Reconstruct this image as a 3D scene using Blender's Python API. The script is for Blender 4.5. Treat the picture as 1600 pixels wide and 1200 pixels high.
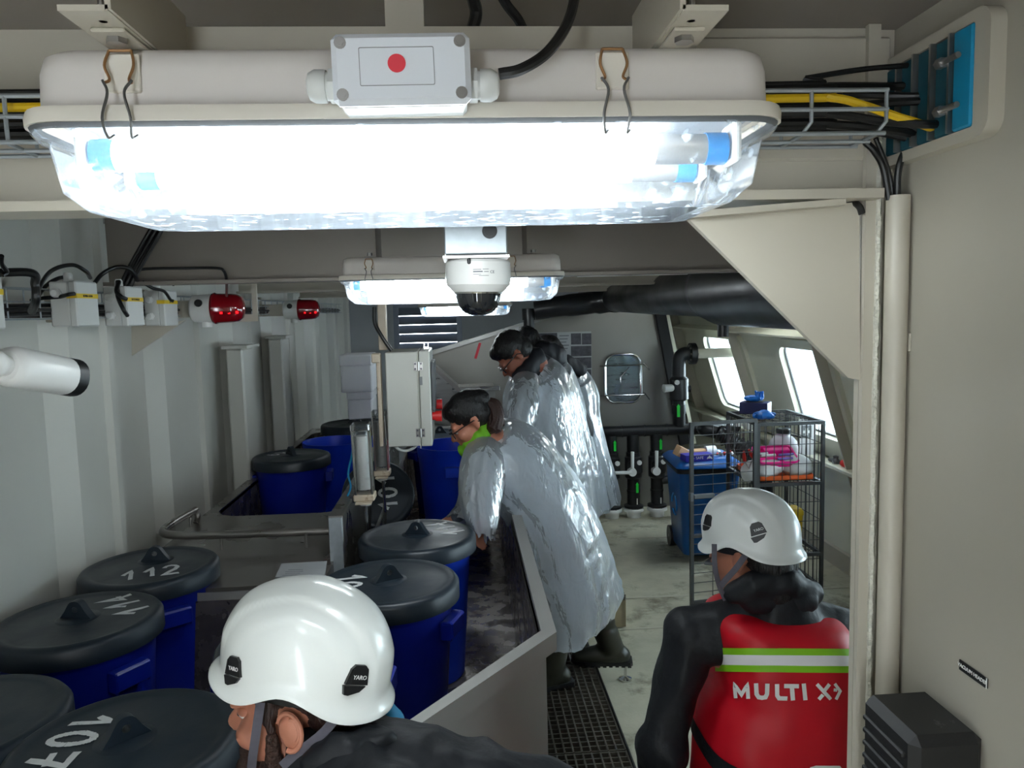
import bpy, bmesh, math, random
import numpy as np
from mathutils import Vector, Matrix, noise
from mathutils.bvhtree import BVHTree

for o in list(bpy.data.objects):
    bpy.data.objects.remove(o, do_unlink=True)
SC = bpy.context.scene
COL = SC.collection
random.seed(7)
PI = math.pi

# ---------------------------------------------------------------- camera
FPX = 1200.0
CAMZ = 1.75
YAW, PITCH, ROLL = .0641, .0972, .025
def cam_basis():
    cy, sy = math.cos(YAW), math.sin(YAW); cp, sp = math.cos(PITCH), math.sin(PITCH)
    f = Vector((sy*cp, cy*cp, -sp)); r0 = Vector((cy, -sy, 0)); u0 = r0.cross(f)
    return r0*math.cos(ROLL)-u0*math.sin(ROLL), u0*math.cos(ROLL)+r0*math.sin(ROLL), f
CR, CU, CF = cam_basis()
CC = Vector((0, 0, CAMZ))
cam = bpy.data.cameras.new('camera'); camo = bpy.data.objects.new('camera', cam); COL.objects.link(camo)
M = Matrix((CR, CU, -CF)).transposed().to_4x4(); M.translation = CC
camo.matrix_world = M
cam.sensor_fit = 'HORIZONTAL'; cam.sensor_width = 36.0; cam.lens = 36.0*FPX/1600.0
cam.clip_start = .02
SC.camera = camo
# ---------------------------------------------------------------- world: overcast sky
SKY = 15.0
w = bpy.data.worlds.new('overcast'); SC.world = w; w.use_nodes = True
nt = w.node_tree
bg = nt.nodes['Background']; bg.inputs[0].default_value = (.86, .94, 1.0, 1); bg.inputs[1].default_value = SKY
# ---------------------------------------------------------------- exposure
vs = SC.view_settings
vs.view_transform = 'Standard'; vs.look = 'None'; vs.gamma = 1; vs.use_curve_mapping = False
vs.exposure = 0.45
TUBE = 46.0       # radiance of the LED tubes

# pixel -> point on a plane
def ray(px, py):
    return CR*((px-800)/FPX) - CU*((py-600)/FPX) + CF
def P(px, py, X=None, Y=None, Z=None):
    d = ray(px, py)
    if Y is not None: t = (Y-CC.y)/d.y
    elif X is not None: t = (X-CC.x)/d.x
    else: t = (Z-CC.z)/d.z
    return CC + d*t
def PP(px, py, p0, n):
    d = ray(px, py); p0 = Vector(p0); n = Vector(n)
    return CC + d*((p0-CC).dot(n)/d.dot(n))

# ---------------------------------------------------------------- materials
def lin(c):
    return tuple(((x+.055)/1.055)**2.4 if x > .04045 else x/12.92 for x in c)
MATS = {}
def pmat(name, col, rough=.5, metal=0, var=.08, vscale=6, bump=0, bscale=40, spec=None, dirt=None, dscale=5, damt=.35,
         emit=None, estr=0, coat=0, stretch=None, rvar=0):
    """procedural principled material; col in sRGB 0-1"""
    m = bpy.data.materials.new(name); m.use_nodes = True
    t = m.node_tree; b = t.nodes['Principled BSDF']
    c = lin(col)
    tc = t.nodes.new('ShaderNodeTexCoord'); src = tc.outputs['Object']
    if stretch:
        mp = t.nodes.new('ShaderNodeMapping'); mp.inputs['Scale'].default_value = stretch
        t.links.new(src, mp.inputs[0]); src = mp.outputs[0]
    n = t.nodes.new('ShaderNodeTexNoise'); n.inputs['Scale'].default_value = vscale; n.inputs['Detail'].default_value = 5
    t.links.new(src, n.inputs['Vector'])
    mx = t.nodes.new('ShaderNodeMix'); mx.data_type = 'RGBA'
    mx.inputs[6].default_value = (*[x*(1-var*2) for x in c], 1); mx.inputs[7].default_value = (*[min(1, x*(1+var*2)) for x in c], 1)
    t.links.new(n.outputs[0], mx.inputs[0]); out = mx.outputs[2]
    if dirt:
        n2 = t.nodes.new('ShaderNodeTexNoise'); n2.inputs['Scale'].default_value = dscale; n2.inputs['Detail'].default_value = 8; n2.inputs['Roughness'].default_value = .7
        t.links.new(tc.outputs['Object'], n2.inputs['Vector'])
        rp = t.nodes.new('ShaderNodeMapRange'); rp.inputs[1].default_value = 1-damt; rp.inputs[2].default_value = min(1, 1-damt+.12)
        t.links.new(n2.outputs[0], rp.inputs[0])
        m2 = t.nodes.new('ShaderNodeMix'); m2.data_type = 'RGBA'; m2.inputs[7].default_value = (*lin(dirt), 1)
        t.links.new(rp.outputs[0], m2.inputs[0]); t.links.new(out, m2.inputs[6]); out = m2.outputs[2]
    t.links.new(out, b.inputs['Base Color'])
    b.inputs['Roughness'].default_value = rough; b.inputs['Metallic'].default_value = metal
    if rvar:
        rr = t.nodes.new('ShaderNodeMapRange'); rr.inputs[3].default_value = max(.02, rough-rvar); rr.inputs[4].default_value = rough+rvar
        rr.inputs[1].default_value = .3; rr.inputs[2].default_value = .7
        t.links.new(n.outputs[0], rr.inputs[0]); t.links.new(rr.outputs[0], b.inputs['Roughness'])
    if spec is not None: b.inputs['Specular IOR Level'].default_value = spec
    if coat: b.inputs['Coat Weight'].default_value = coat; b.inputs['Coat Roughness'].default_value = .15
    if bump:
        n3 = t.nodes.new('ShaderNodeTexNoise'); n3.inputs['Scale'].default_value = bscale; n3.inputs['Detail'].default_value = 4
        t.links.new(src, n3.inputs['Vector'])
        bp = t.nodes.new('ShaderNodeBump'); bp.inputs['Strength'].default_value = bump; bp.inputs['Distance'].default_value = .01
        t.links.new(n3.outputs[0], bp.inputs['Height']); t.links.new(bp.outputs[0], b.inputs['Normal'])
    if emit:
        b.inputs['Emission Color'].default_value = (*lin(emit), 1); b.inputs['Emission Strength'].default_value = estr
    MATS[name] = m
    return m

def glass_mat(name, tint=(1, 1, 1), dirt=0.0, rough=.03, dscale=60, refl=1.0, haze=0.0, hazecol=(.8, .85, .9)):
    """thin clear plastic: lets light straight through, Fresnel reflections, specks of dirt"""
    m = bpy.data.materials.new(name); m.use_nodes = True
    t = m.node_tree; t.nodes.remove(t.nodes['Principled BSDF']); out = t.nodes['Material Output']
    tr = t.nodes.new('ShaderNodeBsdfTransparent'); tr.inputs[0].default_value = (*tint, 1)
    gl = t.nodes.new('ShaderNodeBsdfGlossy'); gl.inputs['Roughness'].default_value = rough
    fr = t.nodes.new('ShaderNodeFresnel'); fr.inputs[0].default_value = 1.45
    mu = t.nodes.new('ShaderNodeMath'); mu.operation = 'MULTIPLY'; mu.inputs[1].default_value = refl
    t.links.new(fr.outputs[0], mu.inputs[0])
    mx = t.nodes.new('ShaderNodeMixShader'); t.links.new(mu.outputs[0], mx.inputs[0]); t.links.new(tr.outputs[0], mx.inputs[1]); t.links.new(gl.outputs[0], mx.inputs[2])
    last = mx.outputs[0]
    if dirt or haze:
        df = t.nodes.new('ShaderNodeBsdfDiffuse'); df.inputs[0].default_value = (*lin(hazecol), 1)
        tl = t.nodes.new('ShaderNodeBsdfTranslucent'); tl.inputs[0].default_value = (*lin(hazecol), 1)
        dm = t.nodes.new('ShaderNodeMixShader'); t.links.new(df.outputs[0], dm.inputs[1]); t.links.new(tl.outputs[0], dm.inputs[2])
        tc = t.nodes.new('ShaderNodeTexCoord'); n = t.nodes.new('ShaderNodeTexNoise'); n.inputs['Scale'].default_value = dscale; n.inputs['Detail'].default_value = 6
        t.links.new(tc.outputs['Object'], n.inputs['Vector'])
        rp = t.nodes.new('ShaderNodeMapRange'); rp.inputs[1].default_value = .56; rp.inputs[2].default_value = .70; rp.inputs[3].default_value = haze; rp.inputs[4].default_value = min(1, haze+dirt)
        t.links.new(n.outputs[0], rp.inputs[0])
        m2 = t.nodes.new('ShaderNodeMixShader'); t.links.new(rp.outputs[0], m2.inputs[0]); t.links.new(last, m2.inputs[1]); t.links.new(dm.outputs[0], m2.inputs[2]); last = m2.outputs[0]
    t.links.new(last, out.inputs[0])
    MATS[name] = m
    return m

def film_mat(name, col=(.93, .96, .99), alpha=.72, rough=.26):
    """thin crinkled translucent plastic film"""
    m = bpy.data.materials.new(name); m.use_nodes = True
    t = m.node_tree; t.nodes.remove(t.nodes['Principled BSDF']); out = t.nodes['Material Output']
    tc = t.nodes.new('ShaderNodeTexCoord')
    mp = t.nodes.new('ShaderNodeMapping'); mp.inputs['Scale'].default_value = (1, 1, .42); t.links.new(tc.outputs['Object'], mp.inputs[0])
    n = t.nodes.new('ShaderNodeTexNoise'); n.inputs['Scale'].default_value = 17; n.inputs['Detail'].default_value = 2.5; n.inputs['Distortion'].default_value = 1.1
    t.links.new(mp.outputs[0], n.inputs['Vector'])
    n2 = t.nodes.new('ShaderNodeTexVoronoi'); n2.feature = 'DISTANCE_TO_EDGE'; n2.inputs['Scale'].default_value = 14; t.links.new(mp.outputs[0], n2.inputs['Vector'])
    mn = t.nodes.new('ShaderNodeMath'); mn.operation = 'MINIMUM'; mn.inputs[1].default_value = .22; t.links.new(n2.outputs[0], mn.inputs[0])
    ad = t.nodes.new('ShaderNodeMath'); ad.operation = 'MULTIPLY_ADD'; ad.inputs[1].default_value = -.9; t.links.new(mn.outputs[0], ad.inputs[0]); t.links.new(n.outputs[0], ad.inputs[2])
    bp = t.nodes.new('ShaderNodeBump'); bp.inputs['Strength'].default_value = .5; bp.inputs['Distance'].default_value = .022
    t.links.new(ad.outputs[0], bp.inputs['Height'])
    c = (*lin(col), 1)
    df = t.nodes.new('ShaderNodeBsdfDiffuse'); df.inputs[0].default_value = c
    tl = t.nodes.new('ShaderNodeBsdfTranslucent'); tl.inputs[0].default_value = c
    m1 = t.nodes.new('ShaderNodeMixShader'); m1.inputs[0].default_value = .5; t.links.new(df.outputs[0], m1.inputs[1]); t.links.new(tl.outputs[0], m1.inputs[2])
    tr = t.nodes.new('ShaderNodeBsdfTransparent'); tr.inputs[0].default_value = (.93, .96, 1, 1)
    m2 = t.nodes.new('ShaderNodeMixShader'); m2.inputs[0].default_value = alpha; t.links.new(tr.outputs[0], m2.inputs[1]); t.links.new(m1.outputs[0], m2.inputs[2])
    gl = t.nodes.new('ShaderNodeBsdfGlossy'); gl.inputs['Roughness'].default_value = rough
    lw = t.nodes.new('ShaderNodeFresnel'); lw.inputs[0].default_value = 1.5
    ms = t.nodes.new('ShaderNodeMath'); ms.operation = 'MULTIPLY_ADD'; ms.inputs[1].default_value = .55; ms.inputs[2].default_value = .02; t.links.new(lw.outputs[0], ms.inputs[0])
    m3 = t.nodes.new('ShaderNodeMixShader'); t.links.new(ms.outputs[0], m3.inputs[0]); t.links.new(m2.outputs[0], m3.inputs[1]); t.links.new(gl.outputs[0], m3.inputs[2])
    for s in (df, tl, gl, lw): t.links.new(bp.outputs[0], s.inputs['Normal'])
    t.links.new(m3.outputs[0], out.inputs[0])
    MATS[name] = m
    return m

def emit_mat(name, col, s):
    m = bpy.data.materials.new(name); m.use_nodes = True
    t = m.node_tree; t.nodes.remove(t.nodes['Principled BSDF'])
    e = t.nodes.new('ShaderNodeEmission'); e.inputs[0].default_value = (*col, 1); e.inputs[1].default_value = s
    t.links.new(e.outputs[0], t.nodes['Material Output'].inputs[0]); MATS[name] = m
    return m

pmat('cream_paint', (.735, .71, .655), .38, var=.05, vscale=3, bump=.08, bscale=14, dirt=(.66, .60, .48), dscale=7, damt=.30)
pmat('grey_paint', (.675, .655, .605), .4, var=.05, vscale=3, bump=.06, bscale=10, dirt=(.58, .54, .46), dscale=6, damt=.28)
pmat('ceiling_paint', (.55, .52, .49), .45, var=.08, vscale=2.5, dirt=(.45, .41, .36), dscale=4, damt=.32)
pmat('wall_paint', (.79, .785, .755), .4, var=.05, vscale=2, dirt=(.60, .57, .50), dscale=5, damt=.30)
pmat('window_paint', (.88, .87, .79), .42, var=.04, vscale=3)
pmat('weld_bead', (.83, .82, .77), .3, var=.08, vscale=60, bump=.8, bscale=120)
pmat('dark_wall', (.66, .67, .69), .5, var=.1, vscale=3)
pmat('floor_paint', (.70, .68, .60), .55, var=.14, vscale=9, bump=.15, bscale=60, dirt=(.44, .41, .34), dscale=3, damt=.47)
pmat('seam_paint', (.72, .70, .63), .5, var=.06)
pmat('stainless', (.62, .62, .61), .33, metal=.9, var=.12, vscale=5, stretch=(1, 8, 8), rvar=.1, dirt=(.50, .49, .46), dscale=4, damt=.36)
pmat('stainless_dull', (.66, .655, .64), .5, metal=.45, var=.08, vscale=4, rvar=.08)
pmat('stainless_dark', (.58, .565, .55), .32, metal=.85, var=.16, vscale=4, rvar=.12, bump=.04, bscale=9)
pmat('stainless_wall', (.56, .55, .53), .36, metal=.6, var=.08, vscale=2.0, rvar=.08, bump=.12, bscale=3)
pmat('trough_inside', (.47, .445, .43), .27, metal=.6, var=.3, vscale=14, rvar=.12, dirt=(.22, .12, .10), dscale=6, damt=.42)
pmat('galvanised', (.66, .69, .71), .42, metal=.55, var=.12, vscale=40, dirt=(.78, .80, .81), dscale=60, damt=.38)
pmat('lamp_body', (.86, .835, .815), .42, var=.03, vscale=4, dirt=(.72, .62, .50), dscale=16, damt=.27)
pmat('lamp_rim', (.86, .835, .79), .45, var=.04, dirt=(.70, .52, .34), dscale=30, damt=.30)
pmat('reflector_grey', (.50, .52, .54), .5, var=.03)
pmat('gasket', (.35, .36, .37), .6)
pmat('plastic_grey', (.83, .835, .825), .42, var=.03, dirt=(.70, .68, .62), dscale=14, damt=.26)
pmat('box_lid_white', (.87, .885, .91), .4, var=.02, dirt=(.80, .68, .50), dscale=22, damt=.30)
pmat('plastic_white', (.91, .91, .90), .35, var=.03, dirt=(.78, .77, .74), dscale=18, damt=.28)
pmat('cabinet_paint', (.80, .80, .77), .4, var=.03)
pmat('red_spot', (.87, .22, .28), .5)
pmat('label_yellow', (.92, .78, .16), .5, var=.05)
pmat('label_black', (.07, .07, .08), .5)
pmat('label_white', (.93, .93, .92), .5)
pmat('label_grey', (.52, .53, .54), .6)
pmat('print_grey', (.42, .43, .45), .6)
pmat('rubber_black', (.085, .09, .095), .45, var=.2, vscale=20)
pmat('cable_black', (.07, .075, .08), .38, var=.2, vscale=30)
pmat('cable_yellow', (.90, .74, .10), .4)
pmat('pipe_black', (.12, .125, .135), .38, var=.18, vscale=5, rvar=.1, dirt=(.22, .22, .22), dscale=6, damt=.36)
pmat('duct_black', (.115, .12, .13), .36, var=.15, vscale=4, rvar=.08)
pmat('insulation_black', (.10, .10, .11), .7)
pmat('steel', (.64, .63, .62), .3, metal=.9, var=.1, vscale=20)
pmat('chrome', (.82, .82, .82), .14, metal=1, var=.04)
pmat('wire_rust', (.62, .46, .30), .45, metal=.4, var=.3, vscale=40)
pmat('wire_steel', (.50, .50, .50), .35, metal=.8, var=.1)
pmat('rusty_paint', (.78, .72, .64), .5, var=.12, vscale=14, dirt=(.52, .40, .28), dscale=18, damt=.42)
pmat('transit_blue', (.03, .55, .72), .45, var=.12, vscale=15)
pmat('transit_teal', (.05, .30, .36), .6, var=.2, vscale=20)
pmat('cap_blue', (.10, .50, .78), .35, var=.08)
pmat('barrel_blue', (.04, .13, .58), .38, var=.12, vscale=6, rvar=.1)
pmat('barrel_blue_bright', (.05, .24, .80), .36, var=.1, vscale=6, rvar=.1)
pmat('lid_navy', (.10, .145, .185), .42, var=.14, vscale=7, rvar=.1, bump=.06, bscale=30, dirt=(.20, .22, .24), dscale=12, damt=.33)
pmat('chalk_paint', (.86, .87, .87), .6, var=.08, vscale=50, dirt=(.22, .25, .28), dscale=70, damt=.40)
pmat('red_lens', (.55, .02, .08), .12, var=.05, spec=.8, coat=.5)
pmat('red_button', (.88, .16, .16), .35)
pmat('red_glow', (.9, .05, .1), .3, emit=(1, .05, .08), estr=2.5)
pmat('camera_dome', (.09, .10, .12), .06, var=.05, spec=.8)
pmat('foam_white', (.93, .935, .95), .7, var=.03)
pmat('louvre_grey', (.50, .53, .59), .35, metal=.2, var=.06)
pmat('photo_print', (.28, .28, .31), .5, var=.55, vscale=26)
pmat('paper', (.90, .90, .90), .7, var=.02)
pmat('paper_dim', (.66, .67, .68), .7, var=.03)
pmat('wheelie_blue', (.02, .30, .56), .35, var=.08)
pmat('cage_grey', (.27, .275, .28), .45, metal=.3, var=.1)
pmat('pink', (.98, .10, .58), .35, var=.04)
pmat('purple', (.45, .36, .72), .4)
pmat('orange', (.93, .40, .16), .45)
pmat('bag_white', (.90, .895, .89), .4, var=.04, bump=.5, bscale=25)
pmat('jug_white', (.89, .88, .90), .45, var=.03)
pmat('glove_blue', (.10, .50, .90), .45, var=.1, vscale=30)
pmat('carton_navy', (.16, .17, .36), .5)
pmat('carton_blue', (.16, .16, .62), .45)
pmat('cardboard', (.80, .64, .48), .7, var=.06)
pmat('yellow_plastic', (.88, .72, .08), .4, var=.05)
pmat('red_plastic', (.85, .16, .12), .4)
pmat('lime', (.55, .80, .12), .55, var=.05)
pmat('scarf_green', (.46, .74, .14), .75, var=.12, vscale=50)
pmat('reflective', (.95, .94, .95), .45, var=.03, dirt=(.60, .58, .58), dscale=55, damt=.30)
pmat('vest_red', (.80, .02, .12), .5, var=.06, vscale=5, bump=.25, bscale=9)
pmat('helmet_white', (.93, .94, .925), .25, var=.015, coat=.4)
pmat('helmet_grey', (.88, .89, .88), .3, var=.02, coat=.3)
pmat('clip_black', (.09, .09, .10), .35)
pmat('strap_grey', (.34, .33, .37), .7, var=.1, vscale=90)
pmat('jacket_black', (.09, .10, .12), .55, var=.25, vscale=12, bump=.6, bscale=18, spec=.35)
pmat('jacket_navy', (.09, .10, .13), .6, var=.2, vscale=20, bump=.2, bscale=20)
pmat('under_cloth', (.36, .39, .44), .7, var=.15, vscale=8)
pmat('trousers', (.22, .21, .28), .7, var=.1, vscale=14)
pmat('skin', (.76, .50, .40), .5, var=.08, vscale=14, bump=.08, bscale=120)
pmat('skin_dark', (.60, .36, .28), .5, var=.08, vscale=14)
pmat('hair_black', (.055, .05, .055), .45, var=.3, vscale=60, stretch=(4, 4, 1), bump=.5, bscale=60)
pmat('hair_brown', (.20, .12, .10), .45, var=.35, vscale=60, stretch=(5, 5, 1), bump=.5, bscale=60)
pmat('beard_brown', (.22, .135, .10), .7, var=.4, vscale=90, bump=.8, bscale=160)
pmat('boot_olive', (.17, .17, .13), .42, var=.15, vscale=12)
pmat('grating', (.30, .28, .245), .55, var=.2, vscale=20)
pmat('teal_cloth', (.05, .50, .68), .6)
pmat('eye_white', (.92, .90, .88), .2)
pmat('seat_black', (.10, .10, .105), .5, var=.2, vscale=20, dirt=(.40, .40, .40), dscale=22, damt=.36)
pmat('wood', (.66, .60, .48), .6, var=.12, vscale=8)
pmat('alu', (.72, .71, .70), .35, metal=.7, stretch=(1, 12, 12))
glass_mat('lens_clear', (.93, .96, .97), dirt=.5, dscale=70, refl=1.0, haze=.09, rough=.10)
glass_mat('pane_glass', (.86, .92, .93), dirt=.25, dscale=8, haze=.10, refl=.8)
glass_mat('acrylic', (.92, .93, .93), dirt=.15, dscale=40, haze=.06, refl=1.2)
film_mat('poncho_film')
emit_mat('tube_light', (.93, .985, 1.0), TUBE)

# ---------------------------------------------------------------- objects and naming
WL = {}
def thing(name, label, cat, loc=(0, 0, 0), group=None):
    o = bpy.data.objects.new(name, None); COL.objects.link(o)
    o.empty_display_size = .05; o.location = loc; WL[o.name] = Vector(loc)
    tag(o, label, cat, group); return o
def tag(o, label=None, cat=None, group=None, kind=None):
    if label: o['label'] = label
    if cat: o['category'] = cat
    if group: o['group'] = group
    if kind: o['kind'] = kind
    return o
def copy_tree(o, parent=None):
    c = o.copy(); COL.objects.link(c)
    if parent is not None: c.parent = parent
    for ch in list(o.children): copy_tree(ch, c)
    return c

class MB:
    def __init__(s): s.v = []; s.f = []
    def add(s, vs, fs):
        n = len(s.v); s.v += [Vector(p) for p in vs]; s.f += [tuple(i+n for i in f) for f in fs]; return s
    def box(s, c, d, rot=None, b=0.0):
        c = Vector(c); hx, hy, hz = d[0]/2, d[1]/2, d[2]/2
        R = rot if rot is not None else Matrix.Identity(3)
        b = min(b, hx*.9, hy*.9, hz*.9)
        if b <= 0:
            vs = [Vector((x, y, z)) for x in (-hx, hx) for y in (-hy, hy) for z in (-hz, hz)]
            fs = [(0, 1, 3, 2), (4, 6, 7, 5), (0, 4, 5, 1), (2, 3, 7, 6), (0, 2, 6, 4), (1, 5, 7, 3)]
            return s.add([c+R@p for p in vs], fs)
        vs = []; ix = {}
        for sx in (-1, 1):
            for sy in (-1, 1):
                for sz in (-1, 1):
                    for a in range(3):
                        p = [hx-b, hy-b, hz-b]; p[a] += b
                        ix[(sx, sy, sz, a)] = len(vs); vs.append(Vector((p[0]*sx, p[1]*sy, p[2]*sz)))
        fs = []
        S = (-1, 1)
        for a in range(3):
            o1, o2 = [(1, 2), (2, 0), (0, 1)][a]
            for sg in S:
                q = []
                for u, v in ((-1, -1), (1, -1), (1, 1), (-1, 1)):
                    k = [0, 0, 0]; k[a] = sg; k[o1] = u; k[o2] = v; q.append(ix[(*k, a)])
                fs.append(tuple(q if sg > 0 else q[::-1]))
        for a in range(3):
            o1, o2 = [(1, 2), (2, 0), (0, 1)][a]
            for u in S:
                for v in S:
                    k0 = [0, 0, 0]; k0[a] = -1; k0[o1] = u; k0[o2] = v
                    k1 = list(k0); k1[a] = 1
                    fs.append((ix[(*k0, o1)], ix[(*k1, o1)], ix[(*k1, o2)], ix[(*k0, o2)]) if u*v > 0 else (ix[(*k0, o2)], ix[(*k1, o2)], ix[(*k1, o1)], ix[(*k0, o1)]))
        for sx in S:
            for sy in S:
                for sz in S:
                    t = [ix[(sx, sy, sz, a)] for a in range(3)]
                    fs.append(tuple(t if sx*sy*sz > 0 else t[::-1]))
        return s.add([c+R@p for p in vs], fs)
    def cyl(s, p0, p1, r0, r1=None, seg=16, caps=True):
        p0, p1 = Vector(p0), Vector(p1); r1 = r0 if r1 is None else r1
        a = (p1-p0).normalized(); q = a.to_track_quat('Z', 'Y').to_matrix()
        vs = []
        for p, r in ((p0, r0), (p1, r1)):
            for i in range(seg):
                t = 2*PI*i/seg; vs.append(p+q@Vector((r*math.cos(t), r*math.sin(t), 0)))
        fs = [(i, (i+1) % seg, seg+(i+1) % seg, seg+i) for i in range(seg)]
        if caps: fs += [tuple(range(seg))[::-1], tuple(range(seg, 2*seg))]
        return s.add(vs, fs)
    def tube(s, pts, r, seg=8, closed=False, caps=True):
        pts = [Vector(p) for p in pts]; n = len(pts); vs = []; fs = []
        rr = r if hasattr(r, '__len__') else [r]*n
        prev = None
        for i, p in enumerate(pts):
            a = pts[(i-1) % n] if (closed or i > 0) else p
            b = pts[(i+1) % n] if (closed or i < n-1) else p
            t = (b-a).normalized()
            if prev is None:
                u = t.orthogonal().normalized()
            else:
                u = prev-t*prev.dot(t)
                u = u.normalized() if u.length > 1e-6 else t.orthogonal().normalized()
            prev = u; v = t.cross(u)
            for k in range(seg):
                an = 2*PI*k/seg; vs.append(p+(u*math.cos(an)+v*math.sin(an))*rr[i])
        m = n if closed else n-1
        for i in range(m):
            j = (i+1) % n
            for k in range(seg):
                k2 = (k+1) % seg; fs.append((i*seg+k, i*seg+k2, j*seg+k2, j*seg+k))
        if caps and not closed:
            fs += [tuple(range(seg))[::-1], tuple(range((n-1)*seg, n*seg))]
        return s.add(vs, fs)
    def lathe(s, prof, c=(0, 0, 0), axis=(0, 0, 1), seg=32):
        """prof: (radius, height) pairs"""
        c = Vector(c); q = Vector(axis).normalized().to_track_quat('Z', 'Y').to_matrix()
        if Vector(axis).normalized() == Vector((0, 0, 1)): q = Matrix.Identity(3)
        vs = []; fs = []
        for r, h in prof:
            for i in range(seg):
                t = 2*PI*i/seg; vs.append(c+q@Vector((r*math.cos(t), r*math.sin(t), h)))
        for j in range(len(prof)-1):
            for i in range(seg):
                k = (i+1) % seg; fs.append((j*seg+i, j*seg+k, (j+1)*seg+k, (j+1)*seg+i))
        if prof[0][0] > 1e-5: fs.append(tuple(range(seg))[::-1])
        if prof[-1][0] > 1e-5: fs.append(tuple(range((len(prof)-1)*seg, len(prof)*seg)))
        return s.add(vs, fs)
    def prism(s, poly, thick, M=None, holes=()):
        """poly in local XY extruded along local Z by thick, with M 4x4; holes: list of loops"""
        bm = bmesh.new()
        es = []
        for lp in (poly, *holes):
            vv = [bm.verts.new((p[0], p[1], 0)) for p in lp]
            es += [bm.edges.new((vv[i], vv[(i+1) % len(vv)])) for i in range(len(vv))]
        if holes: bmesh.ops.triangle_fill(bm, use_beauty=True, use_dissolve=False, edges=es)
        else: bm.faces.new(bm.verts[:])
        bmesh.ops.recalc_face_normals(bm, faces=bm.faces[:])
        r = bmesh.ops.extrude_face_region(bm, geom=bm.faces[:])
        for e in r['geom']:
            if isinstance(e, bmesh.types.BMVert): e.co.z += thick
        bmesh.ops.recalc_face_normals(bm, faces=bm.faces[:])
        bm.verts.index_update()
        T = M if M is not None else Matrix.Identity(4)
        vs = [T@v.co for v in bm.verts]; fs = [tuple(v.index for v in f.verts) for f in bm.faces]
        bm.free(); return s.add(vs, fs)
    def ball(s, c, r, seg=16, ring=10, rot=None):
        c = Vector(c); r = r if hasattr(r, '__len__') else (r, r, r); vs = [] ; fs = []
        R = rot if rot is not None else Matrix.Identity(3)
        for j in range(1, ring):
            ph = PI*j/ring
            for i in range(seg):
                t = 2*PI*i/seg; vs.append(c+R@Vector((r[0]*math.sin(ph)*math.cos(t), r[1]*math.sin(ph)*math.sin(t), r[2]*math.cos(ph))))
        top = len(vs); vs.append(c+R@Vector((0, 0, r[2]))); vs.append(c-R@Vector((0, 0, r[2])))
        for j in range(ring-2):
            for i in range(seg):
                k = (i+1) % seg; fs.append((j*seg+i, (j+1)*seg+i, (j+1)*seg+k, j*seg+k))
        for i in range(seg):
            k = (i+1) % seg; fs.append((top, i, k)); fs.append((top+1, (ring-2)*seg+k, (ring-2)*seg+i))
        return s.add(vs, fs)
    def grid(s, rows, closed_u=False, flip=False):
        """rows: list of equal length point lists"""
        n = len(rows[0]); vs = [p for r in rows for p in r]; fs = []
        for j in range(len(rows)-1):
            for i in range(n if closed_u else n-1):
                k = (i+1) % n
                q = (j*n+i, j*n+k, (j+1)*n+k, (j+1)*n+i); fs.append(q[::-1] if flip else q)
        return s.add(vs, fs)
    def mesh(s, name, mat, off=Vector((0, 0, 0)), smooth=True, angle=35):
        me = bpy.data.meshes.new(name); me.from_pydata([p-off for p in s.v], [], s.f)
        me.validate(); me.update()
        if smooth:
            me.shade_smooth(); me.set_sharp_from_angle(angle=math.radians(angle))
        if mat: me.materials.append(MATS[mat])
        return me
    def build(s, name, mat, parent=None, smooth=True, angle=35, off=None):
        o0 = off if off is not None else (WL.get(parent.name, Vector((0, 0, 0))) if parent is not None else Vector((0, 0, 0)))
        o = bpy.data.objects.new(name, s.mesh(name, mat, Vector(o0), smooth, angle)); COL.objects.link(o)
        if parent is not None: o.parent = parent
        WL[o.name] = Vector(o0); return o

def struct(name, mb, mat, parent=None, **k):
    o = mb.build(name, mat, parent, **k)
    if parent is None: o['kind'] = 'structure'
    return o
def rotz(a): return Matrix.Rotation(a, 3, 'Z')
def frame(o, x, y):
    """4x4 with origin o, local x and y axes"""
    x = Vector(x).normalized(); y = Vector(y); y = (y-x*y.dot(x)).normalized(); z = x.cross(y)
    m = Matrix((x, y, z)).transposed().to_4x4(); m.translation = Vector(o); return m
def rrect(w, h, r, n=5, cx=0, cy=0):
    pts = []
    for sx, sy, a0 in ((1, 1, 0), (-1, 1, 90), (-1, -1, 180), (1, -1, 270)):
        for k in range(n+1):
            a = math.radians(a0+90*k/n); pts.append((cx+sx*(w/2-r)+r*math.cos(a), cy+sy*(h/2-r)+r*math.sin(a)))
    return pts
def circ(r, n=16, cx=0, cy=0):
    return [(cx+r*math.cos(2*PI*i/n), cy+r*math.sin(2*PI*i/n)) for i in range(n)]
def bez(pts, n=10):
    """Catmull-Rom through points"""
    p = [Vector(q) for q in pts]; p = [p[0]*2-p[1]]+p+[p[-1]*2-p[-2]]; out = []
    for i in range(1, len(p)-2):
        for k in range(n):
            t = k/n
            out.append(.5*((2*p[i])+(p[i+1]-p[i-1])*t+(2*p[i-1]-5*p[i]+4*p[i+1]-p[i+2])*t*t+(3*p[i]-p[i-1]-3*p[i+1]+p[i+2])*t**3))
    out.append(p[-2]); return out
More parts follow.
